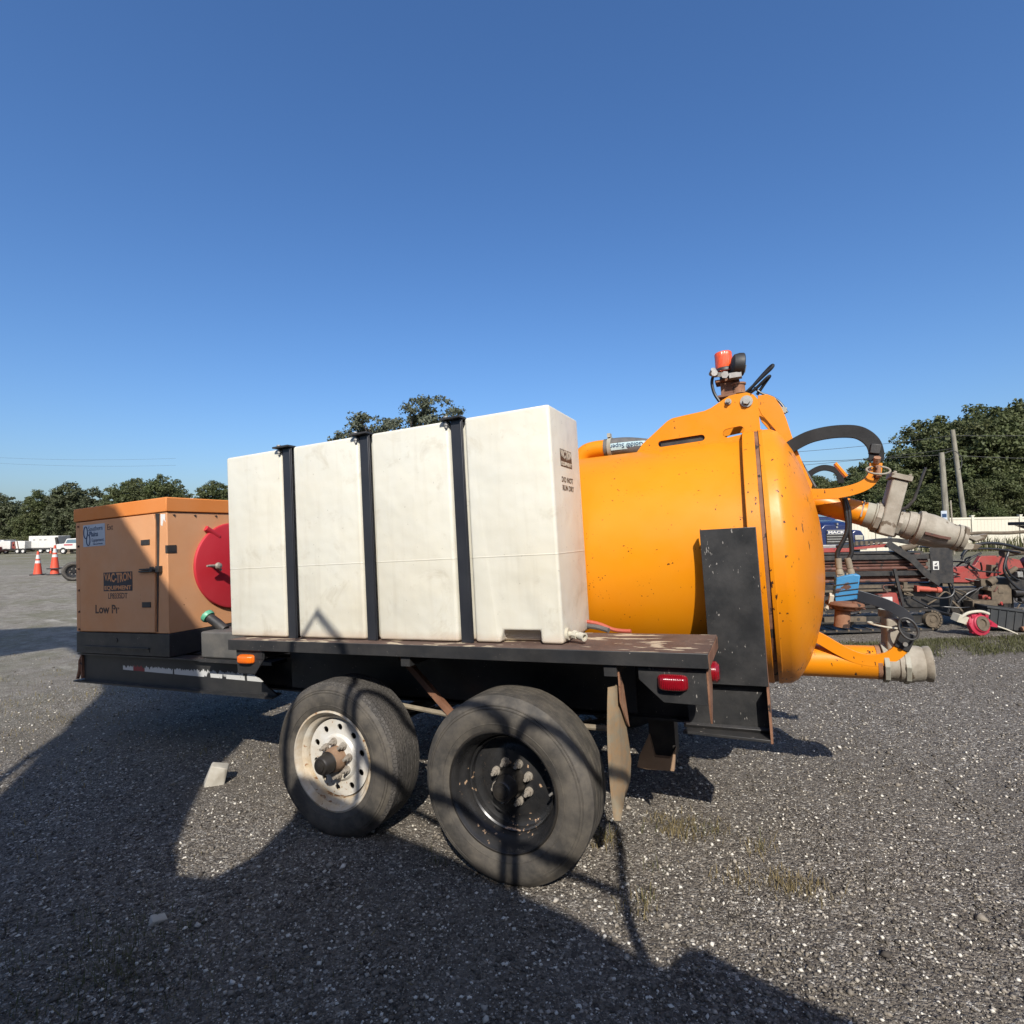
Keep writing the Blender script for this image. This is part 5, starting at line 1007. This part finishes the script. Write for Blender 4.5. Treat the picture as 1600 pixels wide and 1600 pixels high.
for s in (-1, 1):
    b = MB(); b.prism([(s*0.66, 0.05, 0.45), (s*0.66, 0.05, 1.12), (s*0.80, 0.05, 1.22), (s*1.05, 0.05, 1.18), (s*1.18, 0.05, 0.95), (s*1.20, 0.05, 0.45)], (0, 1.2, 0)); fd = obj('fender', b, 'truck_blue', tk2, 0.06, 3)
    obj('headlight', MB().box((s*0.92 - 0.17, 0.0, 0.80), (s*0.92 + 0.17, 0.06, 1.0)), 'aluminium_pale', fd, 0.03)
    obj('mirror', MB().box((s*1.42 - 0.10, 1.4, 1.0), (s*1.42 + 0.10, 1.5, 1.22)).cyl((s*1.05, 1.5, 1.3), (s*1.42, 1.45, 1.15), 0.02, n=8), 'rig_black', tk2, 0.03)
    obj('front_tyre', MB().lathe([(0, 0.25), (-0.02, 0.3), (0.0, 0.46), (0.03, 0.5), (0.27, 0.5), (0.3, 0.46), (0.3, 0.25)], (s*0.93 - 0.15, 0.65, 0.5), (1, 0, 0), 32), 'rubber_clean', tk2)
b = MB(); b.prism([(-1.05, 1.65, 0.7), (-1.05, 1.65, 1.72), (-1.05, 2.05, 2.55), (-1.05, 3.6, 2.65), (-1.05, 3.6, 0.7)], (2.1, 0, 0)); cb_ = obj('cab', b, 'truck_blue', tk2, 0.05)
b = MB(); b.prism([(-0.92, 1.655, 1.78), (0.92, 1.655, 1.78), (0.86, 1.985, 2.46), (-0.86, 1.985, 2.46)], (0, -0.015, 0)); obj('windshield', b, 'windshield', cb_)
b = MB(); b.box((-1.15, -0.12, 0.42), (1.15, 0.04, 0.64)); obj('bumper', b, 'steel', tk2, 0.03)

# ---- cream vinyl fence
fence = empty('vinyl_fence', stand(28.0, 15.0), 'long cream vinyl privacy fence in front of the tall trees', 'fence')
pm = MB()
for i in range(13): pm.box((0.09 + 0.175*i, -0.012, 0.12), (0.09 + 0.175*i + 0.170, 0.012, 1.66))
pmesh = mesh_of(pm, 'fence_panel', 'vinyl'); rm = mesh_of(MB().box((0.07, -0.035, 1.64), (2.37, 0.035, 1.74)), 'top_rail', 'vinyl'); rm2 = mesh_of(MB().box((0.07, -0.035, 0.06), (2.37, 0.035, 0.18)), 'bottom_rail', 'vinyl')
po = mesh_of(MB().box((-0.065, -0.065, -0.2), (0.065, 0.065, 1.80)).prism([(-0.08, -0.08, 1.80), (0.08, -0.08, 1.80), (0.08, 0.08, 1.80), (-0.08, 0.08, 1.80)], (0, 0, 0.05)), 'fence_post', 'vinyl')
for i in range(-6, 12):
    x = i*2.44 + 1.05
    for nm, me_ in (('fence_post', po), ('fence_panel', pmesh), ('top_rail', rm), ('bottom_rail', rm2)):
        o = bpy.data.objects.new(nm, me_); COL.objects.link(o); o.parent = fence; o.location = (x, 0, 0)

# ---- wooden poles, sign and wires
def pole(ahead, side, h, lean, r, label):
    mw = stand(ahead, side) @ Matrix.Rotation(lean, 4, 'Y')
    e = empty('utility_pole', mw, label, 'pole', 'wooden poles by the fence')
    obj('post', MB().tube([(0, 0, -0.3), (0, 0, h*0.5), (0, 0, h)], [r*1.12, r, r*0.88], 14), 'pole_wood', e); return e
p1 = pole(24.5, 19.35, 4.55, -0.028, 0.118, 'short grey wooden pole with a small blue sign near its foot')
b = MB(); b.box((-0.34, -0.17, 1.50), (-0.08, -0.15, 1.95)); sg = obj('sign_plate', b, 'decal_white', p1); b = MB(); b.box((-0.31, -0.175, 1.66), (-0.11, -0.171, 1.82)); obj('sign_panel', b, 'decal_navy', sg)
obj('conduit', MB().tube([(0.17, -0.1, 0.0), (0.17, -0.1, 2.4)], 0.03, 8), 'aluminium', p1)
obj('service_drop', MB().tube(spline([(0.05, -0.1, 4.5), (0.45, -0.1, 4.6), (0.75, -0.1, 4.35), (0.78, -0.1, 3.95), (0.65, -0.1, 3.75)], 6), 0.018, 6), 'wire', p1)
p2 = pole(30.0, 24.75, 6.55, -0.085, 0.125, 'taller leaning grey wooden pole standing behind the short one')
def wire(a, c, sag, label):
    A = Vector(a); B = Vector(c); pts = [A.lerp(B, t) - Vector((0, 0, sag*4*t*(1-t))) for t in np.linspace(0, 1, 13)]
    o = obj('overhead_wire', MB().tube(pts, 0.012, 5), 'wire'); tag(o, label, 'wire', 'overhead wires'); return o
def up3(ahead, side, z): x, y = yard(ahead, side); return (x, y, z)
wire(up3(24.5, 19.2, 4.55), up3(33, -3, 6.2), 0.5, 'thin overhead wire running left from the short wooden pole')
wire(up3(24.5, 19.3, 4.40), up3(30, 24.3, 5.2), 0.1, 'thin overhead wire between the two wooden poles')
wire(up3(30, 24.2, 6.3), up3(26, 40, 6.6), 0.4, 'upper overhead wire running right from the taller pole')
wire(up3(30, 24.3, 5.2), up3(26, 40, 4.9), 0.4, 'lower overhead wire running right from the taller pole')
wire(up3(30, 24.2, 6.3), up3(40, 4, 7.0), 0.6, 'upper overhead wire running left from the taller pole')
wire(up3(30, 24.25, 5.6), up3(40, 4, 5.9), 0.6, 'lower overhead wire running left from the taller pole')

# ---- trees
def crown_mesh(name, mat, n_cl, n_leaf, lobes, leaf, seed, fill=0.55, droop=0.0):
    rg = np.random.default_rng(seed); V = []; lob = np.array([l[:3] for l in lobes]); rad = np.array([l[3:6] for l in lobes]); vol = rad.prod(1)**0.67; vol /= vol.sum()
    which = rg.choice(len(lobes), n_cl, p=vol); d = rg.normal(size=(n_cl, 3)); d /= np.linalg.norm(d, axis=1)[:, None]
    rr = fill + (1 - fill) * rg.random(n_cl)**0.6
    cen = lob[which] + d*rad[which]*rr[:, None]*rg.uniform(0.82, 1.14, (n_cl, 1))
    cr = rg.uniform(0.28, 0.62, n_cl)
    ci = np.repeat(np.arange(n_cl), n_leaf); N = len(ci)
    q = rg.normal(size=(N, 3)); q /= np.linalg.norm(q, axis=1)[:, None]; q *= (rg.random(N)**0.45)[:, None]
    pos = cen[ci] + q * cr[ci][:, None] * np.array([1.15, 1.15, 0.75])
    nrm = q + rg.normal(size=(N, 3))*0.55 + np.array([0, 0, 0.35]); nrm /= np.linalg.norm(nrm, axis=1)[:, None]
    t = np.cross(nrm, rg.normal(size=(N, 3))); t /= np.linalg.norm(t, axis=1)[:, None]; s = np.cross(nrm, t)
    L = leaf*rg.uniform(0.6, 1.35, N)[:, None]
    P = np.stack([pos - t*L, pos + s*L*0.55, pos + t*L, pos - s*L*0.55], 1).reshape(-1, 3)
    F = np.arange(N*4).reshape(-1, 4)
    me = bpy.data.meshes.new(name); me.vertices.add(len(P)); me.vertices.foreach_set('co', P.ravel())
    me.loops.add(N*4); me.loops.foreach_set('vertex_index', F.ravel()); me.polygons.add(N); me.polygons.foreach_set('loop_start', np.arange(N)*4); me.polygons.foreach_set('loop_total', np.full(N, 4))
    me.update(calc_edges=True); me.materials.append(MATS[mat]); return me, cen
def trunk_mesh(name, h, cen, seed, r=0.22, n_limb=9):
    rg = random.Random(seed); mb = MB(); top = Vector((rg.uniform(-.3, .3), rg.uniform(-.3, .3), h*0.62))
    mb.tube([(0, 0, -0.3), (0.03, 0.02, h*0.2), top*0.7, top], [r*1.25, r, r*0.72, r*0.45], 9)
    for i in range(n_limb):
        c_ = Vector(cen[rg.randrange(len(cen))]); t = rg.uniform(0.35, 0.98); a = top*t; md_ = a.lerp(c_, 0.5) + Vector((0, 0, rg.uniform(-0.1, 0.5)))
        mb.tube([a, md_, c_], [r*0.42*(1.1-t*0.5), r*0.24, r*0.07], 6)
    return mesh_of(mb, name, 'bark')
KINDS = {}
def kind(key, mat, h, lobes, n_cl, n_leaf, leaf, seed, fill=0.55, r=0.22, limbs=9):
    cm, cen = crown_mesh('crown', mat, n_cl, n_leaf, lobes, leaf, seed, fill); KINDS[key] = (trunk_mesh('trunk', h, cen, seed, r, limbs), cm)
kind('oak_a', 'leaf_oak', 9, [(0, 0, 4.6, 3.6, 3.4, 3.2), (2.2, 0.4, 4.0, 2.4, 2.4, 2.4), (-2.1, -0.5, 4.2, 2.5, 2.4, 2.6), (0.6, 0, 6.8, 2.2, 2.2, 1.9), (0, 0, 2.2, 3.6, 3.2, 1.9)], 520, 62, 0.145, 1)
kind('oak_b', 'leaf_oak', 9, [(0.4, 0, 5.0, 3.1, 3.0, 3.3), (-2.0, 0.2, 3.6, 2.4, 2.4, 2.6), (2.3, 0, 5.4, 2.0, 2.0, 2.2), (-0.6, 0, 7.2, 1.8, 1.8, 1.6), (0, 0, 2.0, 3.6, 3.2, 1.7)], 520, 62, 0.145, 2)
kind('oak_c', 'leaf_green', 9, [(0, 0, 4.4, 3.2, 3.2, 3.6), (1.8, 0.4, 5.6, 2.0, 2.2, 2.4), (-2.0, 0.4, 3.4, 2.2, 2.2, 2.6), (-0.8, 0, 7.0, 2.0, 2.0, 1.8), (0.4, 0, 1.8, 3.4, 3.2, 1.7)], 640, 62, 0.118, 3)
kind('oak_d', 'leaf_green', 9, [(0, 0, 5.0, 3.4, 3.2, 3.2), (2.2, 0.4, 3.2, 2.2, 2.2, 2.4), (-1.8, 0.4, 5.6, 2.2, 2.2, 2.4), (0.8, 0, 7.4, 1.6, 1.6, 1.4), (-0.4, 0, 1.8, 3.4, 3.2, 1.7)], 640, 62, 0.118, 4)
kind('airy', 'leaf_grey', 11, [(-3.4, 0, 8.6, 1.5, 1.5, 1.0), (-1.9, 0, 9.5, 1.5, 1.4, 1.1), (0.2, 0, 9.2, 1.6, 1.5, 1.0), (1.5, 0, 10.7, 1.5, 1.4, 1.25), (2.6, 0, 9.6, 1.2, 1.2, 0.9), (3.7, 0, 10.9, 1.0, 1.0, 0.95), (-0.6, 0, 7.6, 2.6, 2.0, 1.2), (-2.4, 0, 7.2, 1.8, 1.4, 1.0)], 190, 62, 0.125, 5, 0.35, 0.28, 22)
kind('shrub', 'leaf_palm', 2.2, [(0, 0, 1.0, 1.6, 1.3, 1.0), (1.3, 0, 0.8, 1.2, 1.0, 0.8), (-1.2, 0, 0.9, 1.2, 1.0, 0.9)], 60, 50, 0.13, 6, 0.4, 0.08, 5)
ORD = ['first', 'second', 'third', 'fourth', 'fifth', 'sixth', 'seventh']; BO = ['second', 'third', 'fourth', 'first']; TO = ['second', 'third', 'fourth', 'fifth', 'first']
def tree(name, key, ahead, side, s, rz, label, group, sz=1.0, dz=0.0):
    x, y = yard(ahead, side); e = empty(name, Matrix.Translation((x, y, gz(x, y) + dz)) @ Matrix.Rotation(rz, 4, 'Z') @ Matrix.Diagonal((s, s, s*sz, 1)), label, 'shrub' if key == 'shrub' else 'tree', group)
    for nm, me_ in zip(('trunk', 'crown'), KINDS[key]):
        o = bpy.data.objects.new(nm, me_); COL.objects.link(o); o.parent = e
    return e
GL = 'trees of the far tree line on the left'; GR = 'tall trees behind the cream fence'; GB = 'trees in the far background behind the trailer'
left = [(88, -93, 1.00, 'oak_a', 0.3, 'leftmost far tree, cut by the left edge of the picture'), (90, -86.5, 1.08, 'oak_b', 1.9, 'dark far tree above the red machine at the left edge'), (87, -80.5, 1.04, 'oak_a', 3.1, 'rounded dark far tree behind the left traffic cone'),
        (92, -77.0, 0.86, 'oak_b', 4.4, 'lower dark far tree behind the white box trailer'), (84, -71.0, 1.02, 'oak_c', 0.9, 'far oak left of the engine box, partly hidden by it'), (82, -65.5, 1.12, 'oak_b', 2.4, 'far oak right above the left end of the engine box'),
        (80, -60.0, 1.02, 'oak_a', 5.3, 'far oak above the middle of the engine box roof'), (74, -51.0, 1.10, 'oak_d', 0.2, 'green far oak above the right end of the engine box'), (72, -45.0, 1.08, 'oak_c', 2.0, 'green far oak just left of the white water tank'), (74, -39.5, 1.04, 'oak_d', 3.7, 'green far oak mostly hidden by the white water tank')]
for a, sd_, s, k_, rz, lab in left: tree('oak_tree', k_, a, sd_, s, rz, lab, GL)
for i, (a, sd_, s) in enumerate([(98, -99, 0.95), (99, -90, 0.98), (98, -83, 0.9), (97, -74, 0.85), (95, -66, 0.9), (93, -57, 0.95), (92, -48, 0.92)]):
    tree('oak_tree', ('oak_b', 'oak_a')[i % 2], a, sd_, s, 1.3*i, 'dark tree in the back row of the left tree line, %s from the left' % ORD[i], GL)
for i, (a, sd_, s) in enumerate([(76, -70.5, 1.15), (77, -67.6, 1.05), (78, -64.6, 1.1), (79, -73.0, 0.9)]):
    tree('shrub', 'shrub', a, sd_, s, 0.9*i, 'yellow green bush behind the parked trailers, %s from the left' % BO[i], 'bushes behind the parked trailers')
tree('tall_tree', 'airy', 40.0, -8.2, 1.0, 0.0 + math.atan2(RH.y, RH.x), 'airy grey green tree rising behind the white water tank', None)
right = [(37, 20.6, 0.54, 'oak_c', 0.5, 'small tree seen through the upper clamp loop'), (36, 23.0, 0.55, 'oak_d', 1.4, 'low tree left of the wooden poles'), (38, 25.8, 0.63, 'oak_c', 2.6, 'tree just left of the short wooden pole'),
         (37, 28.4, 0.84, 'oak_d', 0.1, 'tall tree directly behind the two wooden poles'), (36, 31.0, 1.00, 'oak_c', 4.0, 'tall tree to the right of the leaning pole'), (37, 34.6, 1.10, 'oak_d', 5.0, 'tallest tree, cut by the right edge of the picture'), (38, 38.5, 1.12, 'oak_c', 1.0, 'tree beyond the right edge of the picture')]
for a, sd_, s, k_, rz, lab in right: tree('oak_tree', k_, a, sd_, s, rz, lab, GR)
for i, (a, sd_, s) in enumerate([(33, 19.5, 0.36), (32.5, 22.0, 0.40), (33, 24.6, 0.42), (32.5, 27.2, 0.45), (33, 29.8, 0.50), (33, 32.6, 0.50), (33, 35.5, 0.5)]):
    tree('understory_tree', ('oak_c', 'oak_d')[i % 2], a, sd_, s, 1.7*i, 'low bushy undergrowth tree behind the cream fence, %s from the left' % ORD[i], 'undergrowth trees behind the fence')
for i, (a, sd_, s) in enumerate([(44, 24, 0.62), (45, 29, 0.76), (45, 35, 1.15), (45, 40, 1.25), (43, 19, 0.52)]):
    tree('oak_tree', ('oak_d', 'oak_c')[i % 2], a, sd_, s, 2.1*i, 'tree in the second row behind the fence, %s from the left' % TO[i], GR)
b = blades('pole_grass', 'grass_blade', [yard(random.uniform(27.0, 27.8), random.uniform(20, 27)) for _ in range(60)], 0.3, 0.9, 10, 0.3, 'tall weeds along the foot of the fence', 0.6, 0.02)

# ---- traffic cones and the loose wheel on the left
def cone_parts(parent, top=0.90):
    def cr(z): return 0.145 - 0.115*(z/0.90)
    obj('cone_base', MB().box((-0.19, -0.19, 0.0), (0.19, 0.19, 0.04)), 'rubber_clean', parent, 0.01)
    obj('cone_body', MB().lathe([(0.04, cr(0.04)), (top, cr(top)), (top, cr(top) - 0.01)], (0, 0, 0), (0, 0, 1), 24), 'cone_orange', parent)
    for z0, z1 in ((0.45, 0.55), (0.62, 0.77)): obj('reflective_band', MB().lathe([(z0, cr(z0) + 0.003), (z1, cr(z1) + 0.003)], (0, 0, 0), (0, 0, 1), 24), 'white_paint', parent)
for a, s_, lab, dz in ((18, -15.47, 'left traffic cone with two white bands', 0), (18, -14.92, 'right traffic cone, lower one of a stacked pair', 0), (18, -14.92, 'traffic cone stacked on top of the right cone', 0.19), (66, -55.2, 'tiny distant traffic cone near the parked trailers', 0)):
    e = empty('traffic_cone', stand(a, s_, 0.3, dz, 0.86), lab, 'cone', 'orange traffic cones'); cone_parts(e, 0.90 if 'lower' not in lab else 0.62)
sw = empty('spare_wheel', stand(16, -12.72, 0.55, 0.0), 'loose black wheel standing beside the cones, half hidden by the engine box', 'wheel')
obj('tyre', MB().lathe([(0.02, 0.17), (0.0, 0.19), (-0.01, 0.23), (0.02, 0.27), (0.05, 0.283), (0.17, 0.283), (0.20, 0.27), (0.23, 0.23), (0.22, 0.19)], (0, 0, 0.275), (0, 1, 0), 40), 'rubber', sw)
obj('rim', MB().lathe([(0.0, 0.19), (0.015, 0.175), (0.05, 0.16), (0.06, 0.06), (0.03, 0.05), (0.03, 0.0)], (0, 0, 0.275), (0, 1, 0), 32), 'rim_black', sw)
for k in range(6): obj('lug_nut', MB().cyl((0.085*math.cos(k*PI/3), 0.03, 0.275 + 0.085*math.sin(k*PI/3)), (0.085*math.cos(k*PI/3), 0.06, 0.275 + 0.085*math.sin(k*PI/3)), 0.014, n=6), 'lug', sw)

# ---- parked row far on the left (metres; about seventy metres off)
def wheels(e, xs, r, w=1.0, mat='rubber_clean'):
    for x in xs:
        o = obj('wheel', MB().lathe([(0, r*0.55), (-0.02, r*0.7), (0.0, r*0.95), (0.03, r), (0.2, r), (0.22, r*0.9), (0.22, r*0.5)], (x, -w, r), (0, 1, 0), 20), mat, e)
        obj('rim', MB().lathe([(0.02, r*0.55), (0.06, r*0.4), (0.05, 0.0)], (x, -w, r), (0, 1, 0), 16), 'white_paint', o)
tA = empty('enclosed_trailer', stand(70, -58.6), 'long white enclosed trailer, the tallest of the distant row', 'trailer')
obj('body', MB().box((-1.9, -1.0, 0.62), (1.75, 1.0, 2.15)), 'white_paint', tA, 0.05); obj('chassis', MB().box((-2.0, -0.95, 0.42), (1.9, 0.95, 0.61)), 'rig_black', tA)
for x0 in (-1.7, -0.6, 0.5): obj('side_panel', MB().box((x0, -1.015, 0.72), (x0 + 1.02, -1.001, 2.02)), 'white_paint', tA, 0.01); 
for x0 in (-1.35, -0.55, 0.05): obj('side_vent', MB().box((x0, -1.03, 1.62), (x0 + 0.28, -1.017, 1.70)), 'rig_black', tA)
wheels(tA, (-0.45, 0.5), 0.34)
tB = empty('white_tank_trailer', stand(69, -61.2), 'low white box trailer beside the taller enclosed one', 'trailer')
obj('body', MB().box((-0.15, -0.95, 0.6), (1.05, 0.95, 1.55)), 'white_paint', tB, 0.04); obj('chassis', MB().box((-1.6, -0.9, 0.38), (1.1, 0.9, 0.56)), 'rig_black', tB)
for x0 in (-0.10, 0.25): obj('red_stripe', MB().prism([(x0, -0.96, 0.6), (x0 + 0.12, -0.96, 0.6), (x0 - 0.08, -0.96, 1.54), (x0 - 0.20, -0.96, 1.54)], (0, 0.008, 0)), 'rig_pipe', tB)
obj('red_hose_reel', MB().lathe([(0, 0.18), (0.0, 0.42), (0.06, 0.42), (0.06, 0.18)], (-0.55, -0.6, 1.05), (0, 1, 0), 20).box((-0.62, -0.55, 0.56), (-0.48, -0.35, 1.4)), 'rig_red', tB)
wheels(tB, (0.15, 0.85), 0.33)
tC = empty('white_box_trailer', stand(69, -62.6), 'distant low cream box trailer left of the red hose reel', 'trailer')
obj('body', MB().box((-1.0, -0.9, 0.58), (0.62, 0.9, 1.58)), 'white_paint', tC, 0.04); obj('chassis', MB().box((-1.3, -0.9, 0.36), (0.8, 0.9, 0.56)), 'rig_black', tC); wheels(tC, (-0.8, 0.1), 0.33)
tD = empty('blue_striped_trailer', stand(70, -64.1), 'narrow white trailer end with a blue stripe at the far left', 'trailer')
obj('body', MB().box((-0.75, -0.9, 0.5), (0.35, 0.9, 1.72)), 'white_paint', tD, 0.04); obj('blue_stripe', MB().box((-0.1, -0.915, 0.52), (0.1, -0.902, 1.66)), 'decal_navy', tD); wheels(tD, (-0.4,), 0.33)
tE = empty('red_machine', stand(67, -62.3), 'distant red low machine at the left edge of the picture', 'machine')
obj('body', MB().box((-2.2, -0.6, 0.5), (-0.2, 0.6, 0.9)).box((-1.6, -0.5, 0.9), (-0.6, 0.5, 1.35)), 'rig_red', tE, 0.05); obj('boom', MB().tube([(-2.4, -0.3, 0.9), (-1.2, -0.3, 1.5), (-0.1, -0.3, 1.1)], 0.10, 8), 'rig_red', tE); obj('deck', MB().box((-2.6, -0.8, 0.32), (0.4, 0.8, 0.48)), 'rig_pipe', tE); wheels(tE, (-1.9, -0.9, 0.0), 0.3, 0.85)
tF = empty('pickup_truck', stand(64, -51.1), 'white pickup with red tail strip seen just left of the engine box', 'pickup')
b = MB(); b.prism([(-1.1, -0.9, 0.55), (-1.1, -0.9, 1.15), (-0.2, -0.9, 1.2), (0.1, -0.9, 1.75), (1.5, -0.9, 1.8), (2.0, -0.9, 1.2), (3.0, -0.9, 1.1), (3.0, -0.9, 0.55)], (0, 1.8, 0)); obj('body', b, 'white_paint', tF, 0.06)
obj('window', MB().prism([(0.0, -0.91, 1.25), (0.2, -0.91, 1.65), (1.4, -0.91, 1.68), (1.75, -0.91, 1.25)], (0, 0.008, 0)), 'windshield', tF); obj('tail_strip', MB().box((-0.2, -0.915, 0.98), (0.8, -0.902, 1.12)), 'winch_red', tF); wheels(tF, (-0.3, 2.3), 0.38, 0.92)
tG = empty('black_ramp', stand(66, -54.4), 'black upright loading ramp leaning at the end of the white trailer', 'ramp')
obj('ramp_plate', MB().box((-0.13, -0.1, 0.0), (0.13, 0.05, 1.95), (0, -0.16, 0)), 'rig_black', tG); obj('ramp_base', MB().box((-0.25, -0.3, 0.0), (0.35, 0.3, 0.25)), 'rig_black', tG)
tH = empty('steel_pallet', stand(66, -53.3), 'grey heap of steel parts between ramp and pickup', 'pallet')
obj('parts_stack', MB().box((-0.7, -0.4, 0.12), (0.5, 0.4, 0.5), (0, 0.1, 0.2)).box((-0.5, -0.4, 0.5), (0.45, 0.3, 0.85), (0, -0.1, 0.4)).cyl((-0.4, -0.3, 0.9), (0.3, 0.2, 1.0), 0.12, n=10), 'mud', tH); obj('pallet_base', MB().box((-0.9, -0.6, 0.0), (0.9, 0.6, 0.12)), 'wood_bar', tH)
wire(up3(95, -100, 16.5), up3(95, -58, 15.0), 0.6, 'faint overhead wire in the sky at the far left, upper one'); wire(up3(95, -100, 15.6), up3(95, -58, 13.8), 0.6, 'faint overhead wire in the sky at the far left, lower one')

# ------------------------------------------------------------------ unseen made-up machine behind the camera, shaped to cast the shade on the lot
LH = Vector((-0.441, 0.898, 0.0)).normalized(); PH = Vector((0.898, 0.441, 0.0)).normalized(); AF = -2.352 - 1.25
def oc(u, h, back=0.0): return LH*(AF - back) + PH*u + Vector((0, 0, h))
mach = empty('sun_blocker', Matrix.Translation(oc(-0.5, 0.0)), 'dark made-up boom truck behind the camera, added to cast the foreground shade', 'truck')
mi = mach.matrix_world.inverted()
def opoly(pts, back): return [mi @ oc(u, h, back) for u, h in pts]
dh = 1.069 - 1.027
body = [(6.5, 0.06), (6.5, 1.80), (3.2, 1.85), (1.6, 1.95), (0.965, 2.33), (0.838, 2.41), (0.706, 2.51), (0.642, 2.575), (0.583, 2.587), (0.527, 2.553), (0.484, 2.521), (0.43, 2.545), (0.228, 2.72), (-0.005, 2.87), (-0.245, 3.06), (-0.544, 3.24), (-0.80, 3.42), (-1.00, 3.58), (-1.09, 3.60), (-1.16, 3.45), (-1.20, 3.15), (-1.32, 3.01), (-1.50, 3.04), (-1.60, 3.19), (-2.80, 3.40), (-2.82, 0.06)]
b = MB(); b.prism(opoly([(u, h + dh) for u, h in body], 0.0), -LH*2.4); obj('sun_blocker_body', b, 'occluder', mach)  # invented body, outline traced from the ground shade, deepened to block sky
boom = [(-1.60, 3.16), (-1.76, 3.50), (-1.886, 3.79), (-1.938, 4.03), (-1.985, 4.47), (-2.156, 5.08), (-2.288, 5.265), (-2.812, 6.035), (-4.6, 7.35), (-7.0, 8.95), (-7.56, 9.10), (-8.6, 8.85), (-10.5, 8.2), (-10.5, 6.9), (-8.2, 7.5), (-6.9, 7.5), (-6.4, 8.05), (-5.2, 7.15), (-4.2, 6.1), (-3.77, 5.27), (-3.085, 4.05), (-2.83, 3.48), (-2.80, 3.3)]
b = MB(); b.prism(opoly([(u, h + dh) for u, h in boom], 0.02), -LH*0.45); obj('boom', b, 'occluder', mach)  # added boom shape, traced back from the shade on the engine box
b = MB(); b.prism(opoly([(-9.0, 0.06), (-2.84, 0.06), (-2.84, 2.95), (-9.0, 2.95)], 0.0), -LH*2.4); obj('sky_blocker_box', b, 'occluder', mach)  # added unseen box that blocks skylight and deepens the shade
thin = [(-3.02, 3.64), (-3.28, 3.86), (-3.586, 4.59), (-3.75, 5.25)]
b = MB(); b.tube([mi @ oc(u, h + dh, 0.05) for u, h in [(-2.7, 3.2)] + thin], 0.03, 8); obj('sun_blocker_strut', b, 'occluder', mach)  # unseen strut added for the thin shade line at the left
for u_ in (-2.2, 2.4):
    b = MB(); c0 = mi @ oc(u_, 0.45, 0.1); b.lathe([(0, 0.2), (-0.02, 0.3), (0, 0.43), (0.03, 0.46), (0.25, 0.46), (0.28, 0.43), (0.28, 0.2)], c0, -LH, 28); obj('sun_blocker_wheel', b, 'rubber_clean', mach)  # wheels of the made-up truck, out of view
hoses = [[(-1.12, 3.30), (-1.151, 3.45), (-1.163, 3.75), (-1.131, 3.90), (-1.085, 4.31), (-0.985, 4.42), (-0.852, 4.23), (-0.80, 4.12), (-0.776, 4.02), (-0.806, 3.81), (-0.74, 3.69), (-0.676, 3.55), (-0.532, 3.45), (-0.359, 3.315), (-0.215, 3.245), (0.0, 3.07), (0.146, 2.968), (0.276, 2.92), (0.411, 2.83)],
         [(-0.752, 3.40), (-0.752, 3.83), (-0.735, 3.92), (-0.70, 3.955), (-0.628, 3.935), (-0.555, 3.87), (-0.47, 3.76), (-0.25, 3.70), (-0.154, 3.66), (-0.06, 3.58), (-0.015, 3.49), (-0.022, 3.25), (-0.035, 3.0), (-0.05, 2.80)],
         [(0.008, 2.8), (0.012, 3.17), (0.02, 3.42), (0.05, 3.50), (0.082, 3.515), (0.203, 3.44), (0.339, 3.285), (0.45, 3.27), (0.506, 3.238), (0.49, 3.10), (0.466, 2.982), (0.43, 2.80), (0.418, 2.69), (0.43, 2.50)]]
hoses = [hoses[0]] + [[(p.x, p.y) for p in spline([(u, h, 0) for u, h in q], 5)] for q in hoses[1:]]
for pts in hoses: obj('hanging_hose', MB().tube([mi @ oc(u, h + dh - 0.66, -0.80) for u, h in pts], 0.021, 8), 'hose_black', mach)  # unseen hoses traced back from the thin shadows on tank and tyres
